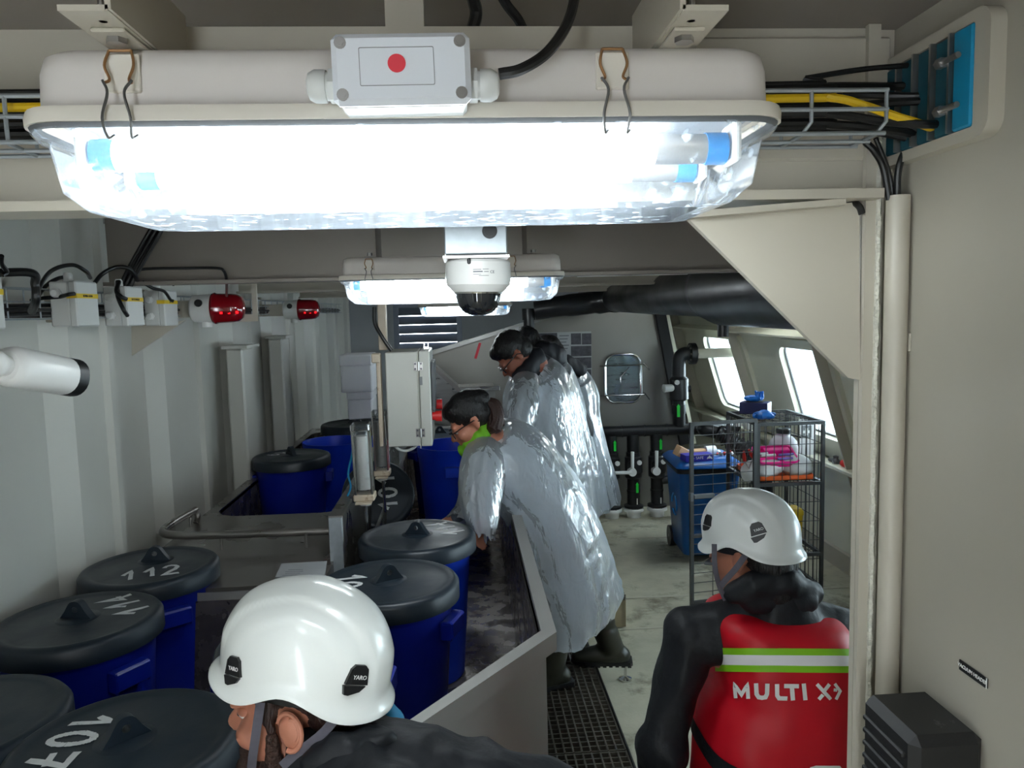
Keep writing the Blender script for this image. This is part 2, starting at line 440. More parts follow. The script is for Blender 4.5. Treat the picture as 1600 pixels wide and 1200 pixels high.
def text(s, size, M, mat, parent, name='lettering', align='CENTER', depth=.0006, bold=0.0, off=None):
    cu = bpy.data.curves.new(name, 'FONT'); cu.body = s; cu.size = size; cu.align_x = align; cu.align_y = 'CENTER'; cu.extrude = depth/2; cu.offset = bold; cu.resolution_u = 3
    tmp = bpy.data.objects.new('tmp_text', cu); COL.objects.link(tmp)
    dg = bpy.context.evaluated_depsgraph_get(); me = bpy.data.meshes.new_from_object(tmp.evaluated_get(dg))
    bpy.data.objects.remove(tmp, do_unlink=True); bpy.data.curves.remove(cu)
    o0 = off if off is not None else (WL.get(parent.name, Vector((0, 0, 0))) if parent is not None else Vector((0, 0, 0)))
    me.transform(Matrix.Translation(-Vector(o0))@M); me.materials.clear(); me.materials.append(MATS[mat]); me.name = name
    o = bpy.data.objects.new(name, me); COL.objects.link(o)
    if parent is not None: o.parent = parent
    WL[o.name] = Vector(o0); return o
def stroke_strip(pts, wd, n=6):
    """polyline in 2D -> list of (left,right) pairs, densified with mitred joins"""
    p = [Vector((*q, 0)) for q in pts]; d = []
    for i in range(len(p)-1):
        for k in range(n): d.append(p[i].lerp(p[i+1], k/n))
    d.append(p[-1]); out = []
    for i, q in enumerate(d):
        a = (q-d[i-1]).normalized() if i else (d[1]-d[0]).normalized()
        b = (d[i+1]-q).normalized() if i < len(d)-1 else a
        t = (a+b); t = t.normalized() if t.length > .2 else a
        nn = Vector((-t.y, t.x, 0)); k = 1/max(.55, nn.dot(Vector((-a.y, a.x, 0))))
        out.append((q+nn*wd/2*k, q-nn*wd/2*k))
    return out
def arcpts(cx, cy, rx, ry, a0, a1, n=12):
    return [(cx+rx*math.cos(math.radians(a0+(a1-a0)*i/n)), cy+ry*math.sin(math.radians(a0+(a1-a0)*i/n))) for i in range(n+1)]
# ================================================================ the setting
CEIL = 2.10
WX = -1.28
struct('floor', MB().box((.6, 3.9, -.03), (4.6, 10.2, .06)), 'floor_paint', smooth=False)
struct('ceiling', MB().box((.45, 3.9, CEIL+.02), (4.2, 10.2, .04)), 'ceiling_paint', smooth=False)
# corrugated left bulkhead: flats and raised ridges along Y
prof = [(-.8, 0)]
ridges = [(.62, .92), (1.45, 1.80), (2.33, 2.69), (3.06, 3.58), (4.0, 4.43), (4.83, 5.37), (5.8, 6.3), (6.8, 7.3), (7.8, 8.2)]
for a, b in ridges:
    a, b = a*1.055, b*1.055
    prof += [(a, 0), (a+.07, .055), (b-.10, .055), (b-.085, .075), (b-.05, .075), (b-.04, .05), (b, 0)]
prof.append((8.66, 0))
m = MB()
m.grid([[Vector((WX+d-.02, y, 0)) for y, d in prof], [Vector((WX+d-.02, y, CEIL)) for y, d in prof]])
m.box((WX-.1, 4.1, CEIL/2), (.04, 9.2, CEIL))
struct('wall_left', m, 'wall_paint', smooth=False)
# near right wall beside the camera, bulkhead behind it
XR = .578
struct('wall_right', MB().box((XR+.025, .15, CEIL/2), (.05, 1.72, CEIL)), 'grey_paint', smooth=False)
struct('wall_front', MB().box((1.68, 1.03, CEIL/2), (2.2, .03, CEIL)), 'grey_paint', smooth=False)
# far walls
lv0, lv1 = P(621, 480, Y=8.62), P(716, 548, Y=8.62)
m = MB().prism([(-1.4, 0), (2.6, 0), (2.6, CEIL), (-1.4, CEIL)], .05, frame((0, 8.67, 0), (1, 0, 0), (0, 0, 1)), [[(lv0.x, lv1.z), (lv1.x, lv1.z), (lv1.x, lv0.z), (lv0.x, lv0.z)]])
struct('wall_back', m, 'dark_wall', smooth=False)
struct('wall_rear', MB().prism([(-1.4, 0), (-.44, 0), (-.44, 1.95), (-.28, 1.95), (-.28, 0), (.7, 0), (.7, CEIL), (-1.4, CEIL)], .05, frame((0, -.85, 0), (1, 0, 0), (0, 0, 1))), 'grey_paint', smooth=False)  # unseen wall behind the camera blocks sky light, slot sized to admit some
# stainless partition with a sloping top on the left and a leaning right edge
pl = [(-.26, .0), (1.97, 0), (1.83, .735), (1.67, 1.70), (1.62, 2.1), (1.2, 2.1), (.86, 1.715), (-.24, 1.41)]
m = MB().prism(pl, .03, frame((0, 6.53, 0), (1, 0, 0), (0, 0, 1)))
struct('wall_partition', m, 'stainless_wall', smooth=False)
# sloping cap strip along the top of the partition and its black edge seal
a, b = Vector((-.26, 6.47, 1.40)), Vector((.90, 6.47, 1.725))
def bar(mb, p0, p1, wd, ht, up=(0, 0, 1), b=0):
    p0, p1 = Vector(p0), Vector(p1); x = (p1-p0).normalized(); z = Vector(up); z = (z-x*z.dot(x)).normalized(); y = z.cross(x)
    return mb.box((p0+p1)/2, ((p1-p0).length, wd, ht), Matrix((x, y, z)).transposed(), b)
struct('trim_1', bar(MB(), a, b, .06, .035), 'stainless', smooth=False)
m = bar(MB(), (1.68, 6.46, 1.75), (1.90, 6.46, .55), .05, .085, (1, 0, .15)); struct('trim_2', m, 'insulation_black', smooth=False)
m = bar(MB(), (1.735, 6.47, 1.75), (1.985, 6.47, .55), .05, .03, (1, 0, .15)); struct('trim_3', m, 'window_paint', smooth=False)
# starboard hull: upright plate, sill, wall leaning inwards with window openings
LEAN = Vector((-.2873, 0, .9578)); HB = Vector((2.5, 0, .69)); HN = Vector((.9578, 0, .2873))
def hull(y, v, d=0): return HB+Vector((0, y, 0))+LEAN*v-HN*d
def wloop(y0, y1, v0, v1, r, grow=0): return rrect(y1-y0+2*grow, v1-v0+2*grow, r+grow, 6, (y0+y1)/2, (v0+v1)/2)
wins = [(6.10, 7.07, .115, .815), (4.62, 5.36, .150, .80), (3.15, 3.95, .15, .80), (1.75, 2.55, .15, .80)]
HM = frame(HB, (0, 1, 0), LEAN)
m = MB().prism([(1.0, 0), (8.6, 0), (8.6, 1.48), (1.0, 1.48)], .05, HM, [wloop(*q, .11) for q in wins])
m.box((2.49, 4.8, .345), (.06, 7.6, .69))
struct('wall_starboard', m, 'window_paint', smooth=False)
struct('trim_4', MB().box((2.435, 4.8, .675), (.13, 7.6, .03), b=.006), 'window_paint')
struct('trim_5', bar(MB(), hull(1.1, .90, .05), hull(8.5, .90, .05), .012, .10, -HN), 'window_paint', smooth=False)
for i, q in enumerate(wins):
    lo, li = wloop(*q, .11, .05), wloop(*q, .10, -.012)
    f = MB().prism(lo, .075, HM@Matrix.Translation((0, 0, -.03)), [li])
    wf = struct('window_%d' % (i+1), f, 'window_paint', angle=50)
    MB().prism(wloop(*q, .10, -.012), .006, HM@Matrix.Translation((0, 0, .02))).build('pane', 'pane_glass', wf)
    g = MB().prism(wloop(*q, .10, -.006), .010, HM@Matrix.Translation((0, 0, .008)), [wloop(*q, .09, -.024)]); g.build('gasket', 'gasket', wf)
# slanting frames between the windows (each a web with a flange and a knee at the top)
for i, (y, nm) in enumerate(((6.13, 6), (4.63, 7), (2.85, 8), (7.75, 9))):
    m = bar(MB(), hull(y, -.25, .05), hull(y, 1.0, .05), .014, .095, -HN)
    kn = [hull(y-.006, 1.0, 0), hull(y-.006, 1.45, 0), hull(y-.006, 1.45, .45), hull(y-.006, 1.0, .12)]
    m.add(kn+[p+Vector((0, .012, 0)) for p in kn], [(0, 1, 2, 3), (7, 6, 5, 4), (0, 4, 5, 1), (1, 5, 6, 2), (2, 6, 7, 3), (3, 7, 4, 0)])
    struct('trim_%d' % nm, m, 'cream_paint', smooth=False)
# deck beam 1 with flange, web frame column and knee bracket
m = MB().box((-.36, 1.008, 1.99), (1.80, .016, .22)); m.box((-.36, .995, 1.885), (1.80, .075, .012))
m.box((.285, .996, 2.01), (.56, .008, .155), b=.003)
struct('trim_10', m, 'cream_paint', smooth=False)
xk0, xk1 = P(1343, 800, Y=.985).x, P(1361, 800, Y=.985).x
m = MB().box(((xk0+xk1)/2, .989, 1.05), (xk1-xk0, .009, 2.1)); m.box((xk1+.01, 1.012, 1.05), (.04, .012, 2.1))
struct('trim_11', m, 'cream_paint', smooth=False)
gp = [P(1072, 338, Y=.99), P(1338, 316, Y=.99), P(1343, 330, Y=.99), P(1344, 594, Y=.99), P(1325, 590, Y=.99)]
m = MB().add(gp+[p+Vector((0, .012, 0)) for p in gp], [(0, 1, 2, 3, 4), (9, 8, 7, 6, 5)]+[(i, i+5, (i+1) % 5+5, (i+1) % 5) for i in range(5)])
bar(m, P(1072, 338, Y=.985), P(1310, 318, Y=.985), .04, .008)
struct('trim_12', m, 'cream_paint', smooth=False)
# weld beads along the column
m = MB()
pts = [Vector((xk1+.001, .983+.001*math.sin(i*2.1), .25+i*.0125)) for i in range(138)]; m.tube(pts, [.0035+.0012*random.random() for _ in pts], 6)
pts = [Vector((XR-.001+.001*random.random(), 1.003, .3+i*.0125)) for i in range(140)]; m.tube(pts, [.004+.0015*random.random() for _ in pts], 6)
struct('trim_13', m, 'weld_bead')
# deck beam 2, its flange and the far beams
for k, (y, zb) in enumerate(((2.75, 1.868), (4.3, 1.875), (5.9, 1.875))):
    m = MB().box((.55, y, (zb+CEIL)/2), (3.5, .014, CEIL-zb)); m.box((.55, y-.01, zb), (3.5, .09, .012))
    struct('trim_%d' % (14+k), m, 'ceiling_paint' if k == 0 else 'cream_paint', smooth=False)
# knees under the beam on the left wall and a hanger plate
m = MB().add([P(205, 508, Y=2.95), P(252, 508, Y=2.95), P(290, 500, Y=2.95), P(206, 556, Y=2.95)], [(0, 1, 2, 3)]); q = [v.copy() for v in m.v]
m = MB().add(q+[p+Vector((0, .014, 0)) for p in q], [(0, 1, 2, 3), (7, 6, 5, 4), (0, 4, 5, 1), (1, 5, 6, 2), (2, 6, 7, 3), (3, 7, 4, 0)])
struct('trim_17', m, 'cream_paint', smooth=False)
# lower part of floor: weld seams running across, raised kerb by the trough
for k, yy in enumerate((2.55, 3.98, 4.42, 5.6)):
    struct('trim_%d' % (18+k), MB().box((1.35, yy, .002), (2.2, .016, .006), b=.002), 'seam_paint', smooth=False)
# a ledge at the base of the hull and the stringer beneath the sill
struct('baseboard_starboard', MB().box((2.44, 4.8, .06), (.03, 7.5, .12)), 'cream_paint', smooth=False)
# column caps on the left ridges, as pale box stiffeners that stop below the cable tray
for k, (yy, zt) in enumerate(((4.2, 1.58), (5.1, 1.60))):
    m = MB().box((WX+.09, yy, zt/2), (.09, .20, zt), b=.01); m.box((WX+.10, yy, zt+.008), (.13, .25, .016))
    struct('trim_%d' % (22+k), m, 'wall_paint', smooth=False)

# outside the windows: deck rail and life-ring housing seen through the first pane
t = bpy.data.objects.new('trim_30', None); COL.objects.link(t); t['kind'] = 'structure'
for z in (.55, .80, 1.05, 1.3, 1.55): MB().cyl((3.1, 1.0, z), (3.1, 9, z), .016, seg=8).build('rail', 'galvanised', t)
for k in range(9): MB().cyl((3.1, 1.2+k*.95, 0), (3.1, 1.2+k*.95, 1.55), .02, seg=8).build('post', 'galvanised', t)

# ================================================================ lamps
def make_lamp():
    t = thing('ceiling_lamp', 'near', 'lamp')
    L, D = .595, .215
    T = Matrix.Translation
    def ring(w_, d_, r_, z_): return [Vector((x, y, z_)) for x, y in rrect(w_, d_, r_, 6)]
    # housing: rounded tray
    rows = [ring(L-.018, D-.025, .030, .014), ring(L-.020, D-.027, .030, .044), ring(L-.026, D-.034, .028, .056), ring(L-.044, D-.05, .022, .061)]
    m = MB().grid(rows, True); m.add(rows[-1], [tuple(range(len(rows[-1])))]); m.build('housing', 'lamp_body', t, angle=60)
    rows = [ring(L-.02, D-.02, .030, .004), ring(L, D, .036, .003), ring(L+.001, D+.001, .037, .009), ring(L-.002, D-.002, .036, .0145), ring(L-.018, D-.025, .030, .016)]
    MB().grid(rows, True).build('rim', 'lamp_rim', t, angle=60)
    rows = [ring(L-.008, D-.008, .034, -.001), ring(L-.004, D-.004, .035, .003), ring(L-.02, D-.02, .03, .0035)]
    MB().grid(rows, True).build('seal', 'gasket', t, angle=60)
    # reflector plate inside
    MB().box((0, 0, .012), (L-.04, D-.045, .003)).build('reflector', 'reflector_grey', t, smooth=False)
    # clear lens
    rows = [ring(L-.004, D-.004, .036, .000), ring(L-.012, D-.012, .034, -.006), ring(L-.024, D-.024, .032, -.008), ring(L-.036, D-.036, .024, -.034),
            ring(L-.042, D-.040, .020, -.044), ring(L-.075, D-.056, .016, -.058), ring(L-.12, D-.09, .016, -.0605)]
    m = MB().grid(rows, True, True); m.add(rows[-1], [tuple(range(len(rows[-1])))]); m.build('lens', 'lens_clear', t, angle=40)
    for k, (y, dx, z) in enumerate(((-.045, 0, -.010), (.045, 0, -.010))):
        x0, x1 = -.262, .262
        MB().cyl((x0+.018, y, z), (x1-.062, y, z), .0128, seg=20).build('tube', 'tube_light', t)
        MB().cyl((x1-.062, y, z), (x1-.018, y, z), .0125, seg=20).build('tube_end', 'alu', t)
        for xa, xb in ((x0, x0+.018), (x1-.018, x1)):
            MB().cyl((xa, y, z), (xb, y, z), .0135, seg=20).build('end_cap', 'cap_blue', t)
        for xa in (x0-.010, x1+.002):
            h = MB().box((xa+.004, y, z+.004), (.008, .032, .034), b=.003); h.cyl((xa-.002, y, z), (xa+.010, y, z), .006, seg=10); h.build('lampholder', 'plastic_white', t)
    for x in (-.215, .155):
        y = -D/2
        m = MB()
        for s in (-1, 1):
            m.tube(bez([(x+s*.008, y+.010, .056), (x+s*.0105, y+.006, .044), (x+s*.007, y+.005, .034), (x+s*.010, y+.001, .030)], 5), .0011, 6)
        m.tube([(x-.008, y+.010, .056), (x+.008, y+.010, .056)], .0011, 6)
        c = m.build('clip', 'wire_rust', t)
        m = MB()
        for s in (-1, 1):
            m.tube(bez([(x+s*.0105, y+.001, .032), (x+s*.006, y-.003, .022), (x+s*.010, y-.005, .004), (x+s*.0085, y-.001, -.009), (x+s*.0085+.003, y+.003, -.007)], 5), .0011, 6)
        m.build('hook', 'wire_steel', c)
        MB().box((x, y+.012, .040), (.026, .004, .028), b=.001).build('clip_plate', 'lamp_rim', c)
    return t
lamp = make_lamp()
L1 = Vector((-.0315, .7075, 1.8925))
lamp.location = L1
tag(lamp, 'nearest ceiling lamp, long white housing with clear lens, filling the top of the view')
l2 = copy_tree(lamp); l2.location = (-.018, 2.125, 1.832); tag(l2, 'middle ceiling lamp, lit tube lamp right behind the dome camera')
l3 = copy_tree(lamp); l3.location = (.03, 4.95, 1.775); tag(l3, 'farthest ceiling lamp, small, peeping out beneath the middle lamp')
l4 = copy_tree(lamp); l4.location = (1.78, 5.10, 1.90); l4.rotation_euler = (0, 0, PI/2); tag(l4, 'added unseen starboard fill lamp near the windows, above the black duct')  # added lamp, out of view, brightens the starboard side
for o in (lamp, l2, l3, l4): o['group'] = 'tube lamps along the ceiling'
WL[lamp.name] = L1

def angle_iron(name, x, y0, y1, z, side, parent, h=.045, wd=.036, top=None):
    m = MB().box((x, (y0+y1)/2, z+h/2), (.004, y1-y0, h)); m.box((x+side*wd/2, (y0+y1)/2, z+.002), (wd, y1-y0, .004))
    m.build(name, 'cream_paint', parent, smooth=False)
# support frame of the near lamp
zt = 1.9565
t = thing('lamp_support_frame', 'cream welded angle brackets and cross bar carrying the nearest lamp', 'bracket', (0, .7, zt))
xl, xr = P(176, 50, Y=.56).x, P(1064, 40, Y=.56).x
for x, sd in ((xl, -1), (xr, 1)):
    m = MB().box((x, .63, zt+.026), (.0042, .15, .05)); m.box((x+sd*.0165, .63, zt+.002), (.033, .15, .004))
    br = m.build('bracket', 'cream_paint', t, smooth=False)
    MB().box((x+sd*.014, .615, zt-.0015), (.024, .06, .003), b=.001).build('washer_plate', 'cream_paint', br)
    MB().cyl((x+sd*.014, .60, zt-.007), (x+sd*.014, .60, zt+.0), .0075, seg=6).cyl((x+sd*.012, .575, zt), (x+sd*.012, .575, zt+.03), .003, seg=10).cyl((x+sd*.012, .575, zt+.004), (x+sd*.012, .575, zt+.008), .006, seg=6).build('bolt', 'steel', br, smooth=False)
m = MB().box(((xl+xr)/2+.0, .708, zt+.02), (xr-xl+.01, .006, .045)); m.build('cross_bar', 'cream_paint', t, smooth=False)
xp0, xp1 = P(602, 20, Y=.72).x, P(662, 20, Y=.72).x
MB().box(((xp0+xp1)/2, .73, (zt+CEIL)/2), (xp1-xp0, .03, CEIL-zt-.002)).build('post', 'cream_paint', t, smooth=False)
# brackets of the two farther lamps
for (lx, ly, lz, lb) in ((-.018, 2.125, 1.832, 'cream hanger straps above the middle ceiling lamp'), (.03, 4.95, 1.775, 'cream hanger straps above the farthest ceiling lamp')):
    t = thing('lamp_hanger', lb, 'bracket', (lx, ly, lz+.062))
    for sx in (-.20, .20):
        m = MB().box((lx+sx, ly, (lz+.062+CEIL)/2), (.004, .15, CEIL-lz-.064)); m.box((lx+sx*1.07, ly, lz+.064), (.034, .15, .004))
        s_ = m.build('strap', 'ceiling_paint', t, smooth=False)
        MB().cyl((lx+sx*1.08, ly-.06, lz+.066), (lx+sx*1.08, ly-.06, lz+.074), .007, seg=6).build('bolt', 'steel', s_, smooth=False)

t = thing('lamp_hanger', 'cream hanger straps of the added starboard lamp above the black duct', 'bracket', (1.78, 5.1, 1.962))  # straps made up to carry the added fill lamp
for sy in (-.2, .2): MB().box((1.78, 5.1+sy, (1.963+CEIL)/2), (.12, .03, CEIL-1.965)).build('strap', 'ceiling_paint', t, smooth=False)
# junction box on the near lamp
Yb = .56
a, b_ = P(515, 50, Y=Yb), P(737, 162, Y=Yb)
cx, cz, wx, hz = (a.x+b_.x)/2, (a.z+b_.z)/2, b_.x-a.x, a.z-b_.z
t = thing('junction_box', 'pale junction box with red spot in front of the nearest lamp', 'junction box', (cx, Yb+.02, cz))
RB = Matrix.Rotation(-.012, 3, 'Y')
MB().box((cx, Yb+.026, cz-.002), (wx-.006, .034, hz-.006), RB, .003).build('body', 'plastic_grey', t)
MB().box((cx, Yb+.004, cz), (wx, .010, hz), RB, .004).build('lid', 'box_lid_white', t)
for sx in (-1, 1):
    for sz in (-1, 1):
        p = Vector((cx, Yb, cz))+RB@Vector((sx*(wx/2-.007), -.001, sz*(hz/2-.007)))
        MB().cyl(p+Vector((0, .004, 0)), p+Vector((0, -.0006, 0)), .0042, seg=14).cyl(p+Vector((0, -.0005, 0)), p+Vector((0, -.001, 0)), .0025, seg=6).build('screw', 'steel', t)
LM = frame((cx-.003, Yb-.0012, cz+.001), RB@Vector((1, 0, 0)), RB@Vector((0, 0, 1)))
lab = MB().prism(rrect(.052, .026, .001, 2), .0004, LM, [rrect(.0512, .0252, .0008, 2)]).build('label', 'label_grey', t)
MB().prism(circ(.0063, 24), .0005, LM@Matrix.Translation((.0, .002, 0))).build('red_dot', 'red_spot', lab)
for sx, nm in ((-1, 'cable_gland'), (1, 'cable_gland')):
    x0 = cx+sx*(wx/2-.001); zc = cz-.006
    m = MB().cyl((x0, Yb+.022, zc), (x0+sx*.006, Yb+.022, zc), .0125, seg=6).cyl((x0+sx*.006, Yb+.022, zc), (x0+sx*.009, Yb+.022, zc), .010, seg=20)
    m.lathe([(.0115, .008), (.012, .010), (.012, .016), (.0095, .0205), (.006, .022)], (x0, Yb+.022, zc), (sx, 0, 0), 12)
    m.build(nm, 'plastic_grey', t)
def cable(pts, r, label, mat='cable_black', name='cable', n=10, group=None):
    o = MB().tube(bez(pts, n), r, 10).build(name, mat); tag(o, label, 'cable', group); return o
cable([P(780, 116, Y=.58), P(815, 108, Y=.58), P(855, 82, Y=.59), P(885, 40, Y=.61), P(897, 0, Y=.63), P(900, -45, Y=.66), (P(900, -45, Y=.66).x, .68, 2.098)], .0042, 'thick black cable curving up from the red-spot junction box')
cable([P(738, 48, Y=.76), P(744, 20, Y=.76), P(738, -15, Y=.75), (P(738, -15, Y=.75).x, .75, 2.098)], .006, 'short black cable hanging from ceiling behind the red-spot junction box')
cable([P(765, -40, Y=.79), P(790, 5, Y=.79), P(812, 35, Y=.80), P(822, 70, Y=.82), P(815, 130, Y=.84)], .005, 'looped black cable dropping behind the nearest lamp at top centre')

# ================================================================ dome camera on a galvanised post
t = thing('ceiling_mount', 'galvanised square mounting box hanging from the ceiling above the dome camera', 'mounting box', (.03, 1.33, CEIL))
a, b_ = P(693, 345, Y=1.28), P(793, 397, Y=1.28)
MB().box(((a.x+b_.x)/2, 1.335, (b_.z+CEIL)/2), (b_.x-a.x, .11, CEIL-b_.z-.002), b=.002).build('box', 'galvanised', t)
hp = P(765, 361, Y=1.279)
MB().cyl(hp, hp+Vector((0, -.003, 0)), .0125, seg=20).cyl(hp+Vector((0, -.003, 0)), hp+Vector((0, -.0045, 0)), .009, seg=20).build('grommet', 'rubber_black', t)
MB().box(((a.x+b_.x)/2, 1.335, b_.z-.003), (b_.x-a.x+.006, .116, .004)).build('end_plate', 'steel', t, smooth=False)
c = P(748, 440, Y=1.335); zt2 = b_.z-.006
t = thing('dome_camera', 'white dome security camera with dark bubble below the galvanised box', 'camera', (c.x, 1.335, zt2))
ax = Vector((.02, 0, 1)).normalized()
MB().lathe([(.0, 0), (.052, 0), (.0555, -.004), (.0565, -.030), (.0545, -.042), (.042, -.054), (.040, -.054)], (c.x, 1.335, zt2), ax, 48).build('housing', 'plastic_white', t)
MB().lathe([(.0385, -.053), (.038, -.064), (.033, -.080), (.024, -.089), (.012, -.0935), (.0, -.095)], (c.x, 1.335, zt2), ax, 40).build('bubble', 'camera_dome', t)
MB().lathe([(.040, -.0535), (.0415, -.0545), (.0405, -.057), (.0383, -.057)], (c.x, 1.335, zt2), ax, 40).build('bezel', 'chrome', t)
MB().box((c.x-.0165, 1.2805, zt2-.004), (.006, .004, .010), b=.0018).build('notch', 'rubber_black', t)
def on_cyl(c0, R, an, z): return Vector((c0.x+R*math.sin(an), c0.y-R*math.cos(an), z))
def curved_label(nm, parent, c0, R, a0, a1, z0, z1, mat, n=8):
    rows = [[on_cyl(c0, R, a0+(a1-a0)*i/n, z) for i in range(n+1)] for z in (z0, z1)]
    return MB().grid(rows).build(nm, mat, parent)
c0 = Vector((c.x, 1.335, 0))
for k, (a0, a1, z0, z1) in enumerate(((-.18, .06, .0185, .0175), (.10, .28, .0180, .0172), (-.18, .10, .0225, .0205), (.14, .28, .0222, .0212), (-.18, .05, .0262, .0255), (-.02, .28, .0285, .0278))):
    curved_label('print_line', t, c0, .0567, a0, a1, zt2-z0, zt2-z1, 'print_grey')
text('CE', .0065, frame(on_cyl(c0, .0569, .39, zt2-.0225), (math.cos(.39), math.sin(.39), 0), (0, 0, 1)), 'print_grey', t, 'print_mark')
# ================================================================ left wall equipment
def gland(mb, p, d, r=.011, L=.022):
    d = Vector(d); mb.cyl(p, Vector(p)+d*L*.35, r*1.15, seg=6); mb.lathe([(r*.95, L*.35), (r, L*.45), (r, L*.75), (r*.72, L), (r*.4, L)], p, d, 14)
def make_switch_box():
    t = thing('switch_box', 'box', 'switch box'); S = .124
    MB().box((.026, S/2, 0), (.052, S, S), b=.004).build('body', 'plastic_grey', t)
    MB().box((.062, S/2, 0), (.022, S+.003, S+.003), b=.004).build('lid', 'plastic_grey', t)
    LMx = frame((.0735, S/2, .022), (0, 1, 0), (0, 0, 1))
    m = MB().box((.0737, S/2, .022), (.0008, S, .013)); m.box((.060, -.0018, .022), (.027, .0008, .013)); lb = m.build('label', 'label_yellow', t, smooth=False)
    return t, lb
def place_box(y, z, label, words, side=(), big=False):
    t, lb = make_switch_box(); S = .124
    text(words, .0085, frame((.0745, S/2, .022), (0, 1, 0), (0, 0, 1)), 'label_black', lb)
    m = MB(); gland(m, (.030, .05, S/2), (0, 0, 1), .012, .026); m.build('cable_gland', 'plastic_white', t)
    for (gx, gz) in side:
        m = MB(); gland(m, (gx, 0, gz), (0, -1, 0), .012, .020); m.build('cable_gland', 'plastic_white', t)
    if big:
        MB().box((.035, .055, -S/2-.012), (.05, .085, .024), b=.004).cyl((.035, .055, -S/2-.024), (.035, .055, -S/2-.030), .03, seg=20).build('base_socket', 'plastic_white', t)
    t.location = (-1.125, y, z); tag(t, label, group='switch boxes along the left wall'); WL[t.name] = Vector((-1.125, y, z)); return t
zb = [P(40, 470, Y=1.84).z, P(148, 474, Y=2.2).z, P(220, 478, Y=2.52).z, P(275, 481, Y=2.83).z]
place_box(1.735, zb[0], 'grey switch box with yellow label cut off by the left edge', 'LUZ AL TENSOR', big=True)
place_box(2.20, zb[1], 'grey switch box with yellow label, second from left edge, single side gland', 'BOMBA AGUA', side=((.022, .03),))
place_box(2.52, zb[2], 'grey switch box with yellow label just right of the thick black cables', 'LUZ ESTANQUE', side=((.022, .03), (.022, -.028)))
place_box(2.83, zb[3], 'grey switch box with yellow label nearest the red beacon', 'LUZ POPA', side=((.022, .03), (.022, -.028)))
# cable tray behind them
t = thing('cable_tray', 'wire basket tray of black cables running along the left wall', 'cable tray', (-1.12, 4, 1.78))
for x, z in ((-1.165, 1.755), (-1.125, 1.755), (-1.125, 1.80), (-1.125, 1.835), (-1.165, 1.835)):
    MB().cyl((x, 1.3, z), (x, 7.4, z), .0025, seg=6).build('wire', 'galvanised', t)
for k in range(40):
    y = 1.4+k*.15
    MB().tube([(-1.165, y, 1.835), (-1.165, y, 1.755), (-1.125, y, 1.755), (-1.125, y, 1.835)], .0022, 5).build('rung', 'galvanised', t)
for k in range(5):
    MB().tube([(-1.155+.007*k, 1.3+j*.3, 1.766+.012*(k % 3)+.003*math.sin(j*1.7+k)) for j in range(21)], .0055, 8).build('cable', 'cable_black', t)
for y in (1.65, 2.35, 2.95, 4.6, 6.2):
    MB().box((-1.185, y, 1.80), (.05, .03, .11), b=.002).build('bracket', 'cream_paint', t)
# cables between boxes
def cabY(pts, r, label, **k): return cable([P(x, y, Y=yy) for x, y, yy in pts], r, label, **k)
cabY([(48, 490, 2.05), (56, 462, 2.08), (78, 425, 2.12), (112, 414, 2.16), (134, 424, 2.19), (141, 434, 2.25)], .0055, 'black cable arching into the top of the second grey switch box from left')
cabY([(54, 480, 2.15), (64, 456, 2.2), (84, 438, 2.25), (108, 436, 2.3), (140, 470, 2.36)], .0055, 'lower black cable arch just left of the second switch box')
cabY([(116, 459, 2.185), (108, 460, 2.17), (92, 464, 2.2), (66, 466, 2.2), (48, 470, 2.2)], .0055, 'black cable running from the side gland of the second switch box')
cabY([(2, 400, 1.75), (2, 412, 1.77), (10, 424, 1.8), (3, 430, 1.79)], .0055, 'black cable end above the switch box at the left edge')
cable([Vector((-1.085, 1.80, zb[0]+.060)), P(46, 426, Y=1.88)]+[P(x, y, Y=yy) for x, y, yy in ((55, 445, 1.9), (56, 468, 1.9), (50, 486, 1.95))], .010, 'thick black cable curling down beside the leftmost switch box')
cabY([(148, 442, 2.45), (160, 428, 2.45), (180, 418, 2.48), (200, 419, 2.5), (211, 430, 2.53), (214, 438, 2.57)], .0065, 'black cable arching into the top of the third switch box')
cabY([(197, 467, 2.50), (190, 464, 2.48), (182, 455, 2.5), (186, 440, 2.55)], .0065, 'short black cable into the upper side gland of the third switch box')
cabY([(199, 493, 2.50), (192, 482, 2.47), (184, 462, 2.5), (184, 440, 2.55)], .0065, 'black cable drooping into the lower side gland of the third switch box')
cabY([(222, 434, 2.75), (236, 424, 2.78), (252, 424, 2.8), (266, 432, 2.83), (271, 445, 2.88)], .0055, 'black cable arching into the top of the switch box by the beacon')
cabY([(222, 440, 2.7), (238, 450, 2.72), (256, 455, 2.78), (266, 468, 2.825), (270, 470, 2.84)], .0055, 'black cable dipping behind the fourth switch box')
cabY([(205, 425, 2.60), (230, 420, 2.63), (290, 419, 2.67), (338, 419, 2.68), (350, 424, 2.68), (354, 440, 2.75), (354, 462, 3.0)], .0050, 'long thin black cable under the beam running to the big red beacon')
t = thing('cable_bunch', 'thick bunch of black cables slanting down from the beam to the wall', 'cable', P(245, 355, Y=2.6))
for k in range(5):
    dx = (k-2)*4.2
    pts = [P(262+dx*.8, 330, Y=2.60+.012*(k % 2)), P(246+dx, 356, Y=2.62+.014*(k % 2)), P(216+dx, 408, Y=2.6), P(197+dx*.9, 445, Y=2.58+.014*(k % 2)), P(188+dx*.7, 470, Y=2.6), P(176+dx*.6, 486, Y=2.6)]
    MB().tube(bez(pts, 6), .0075, 8).build('cable', 'cable_black', t)
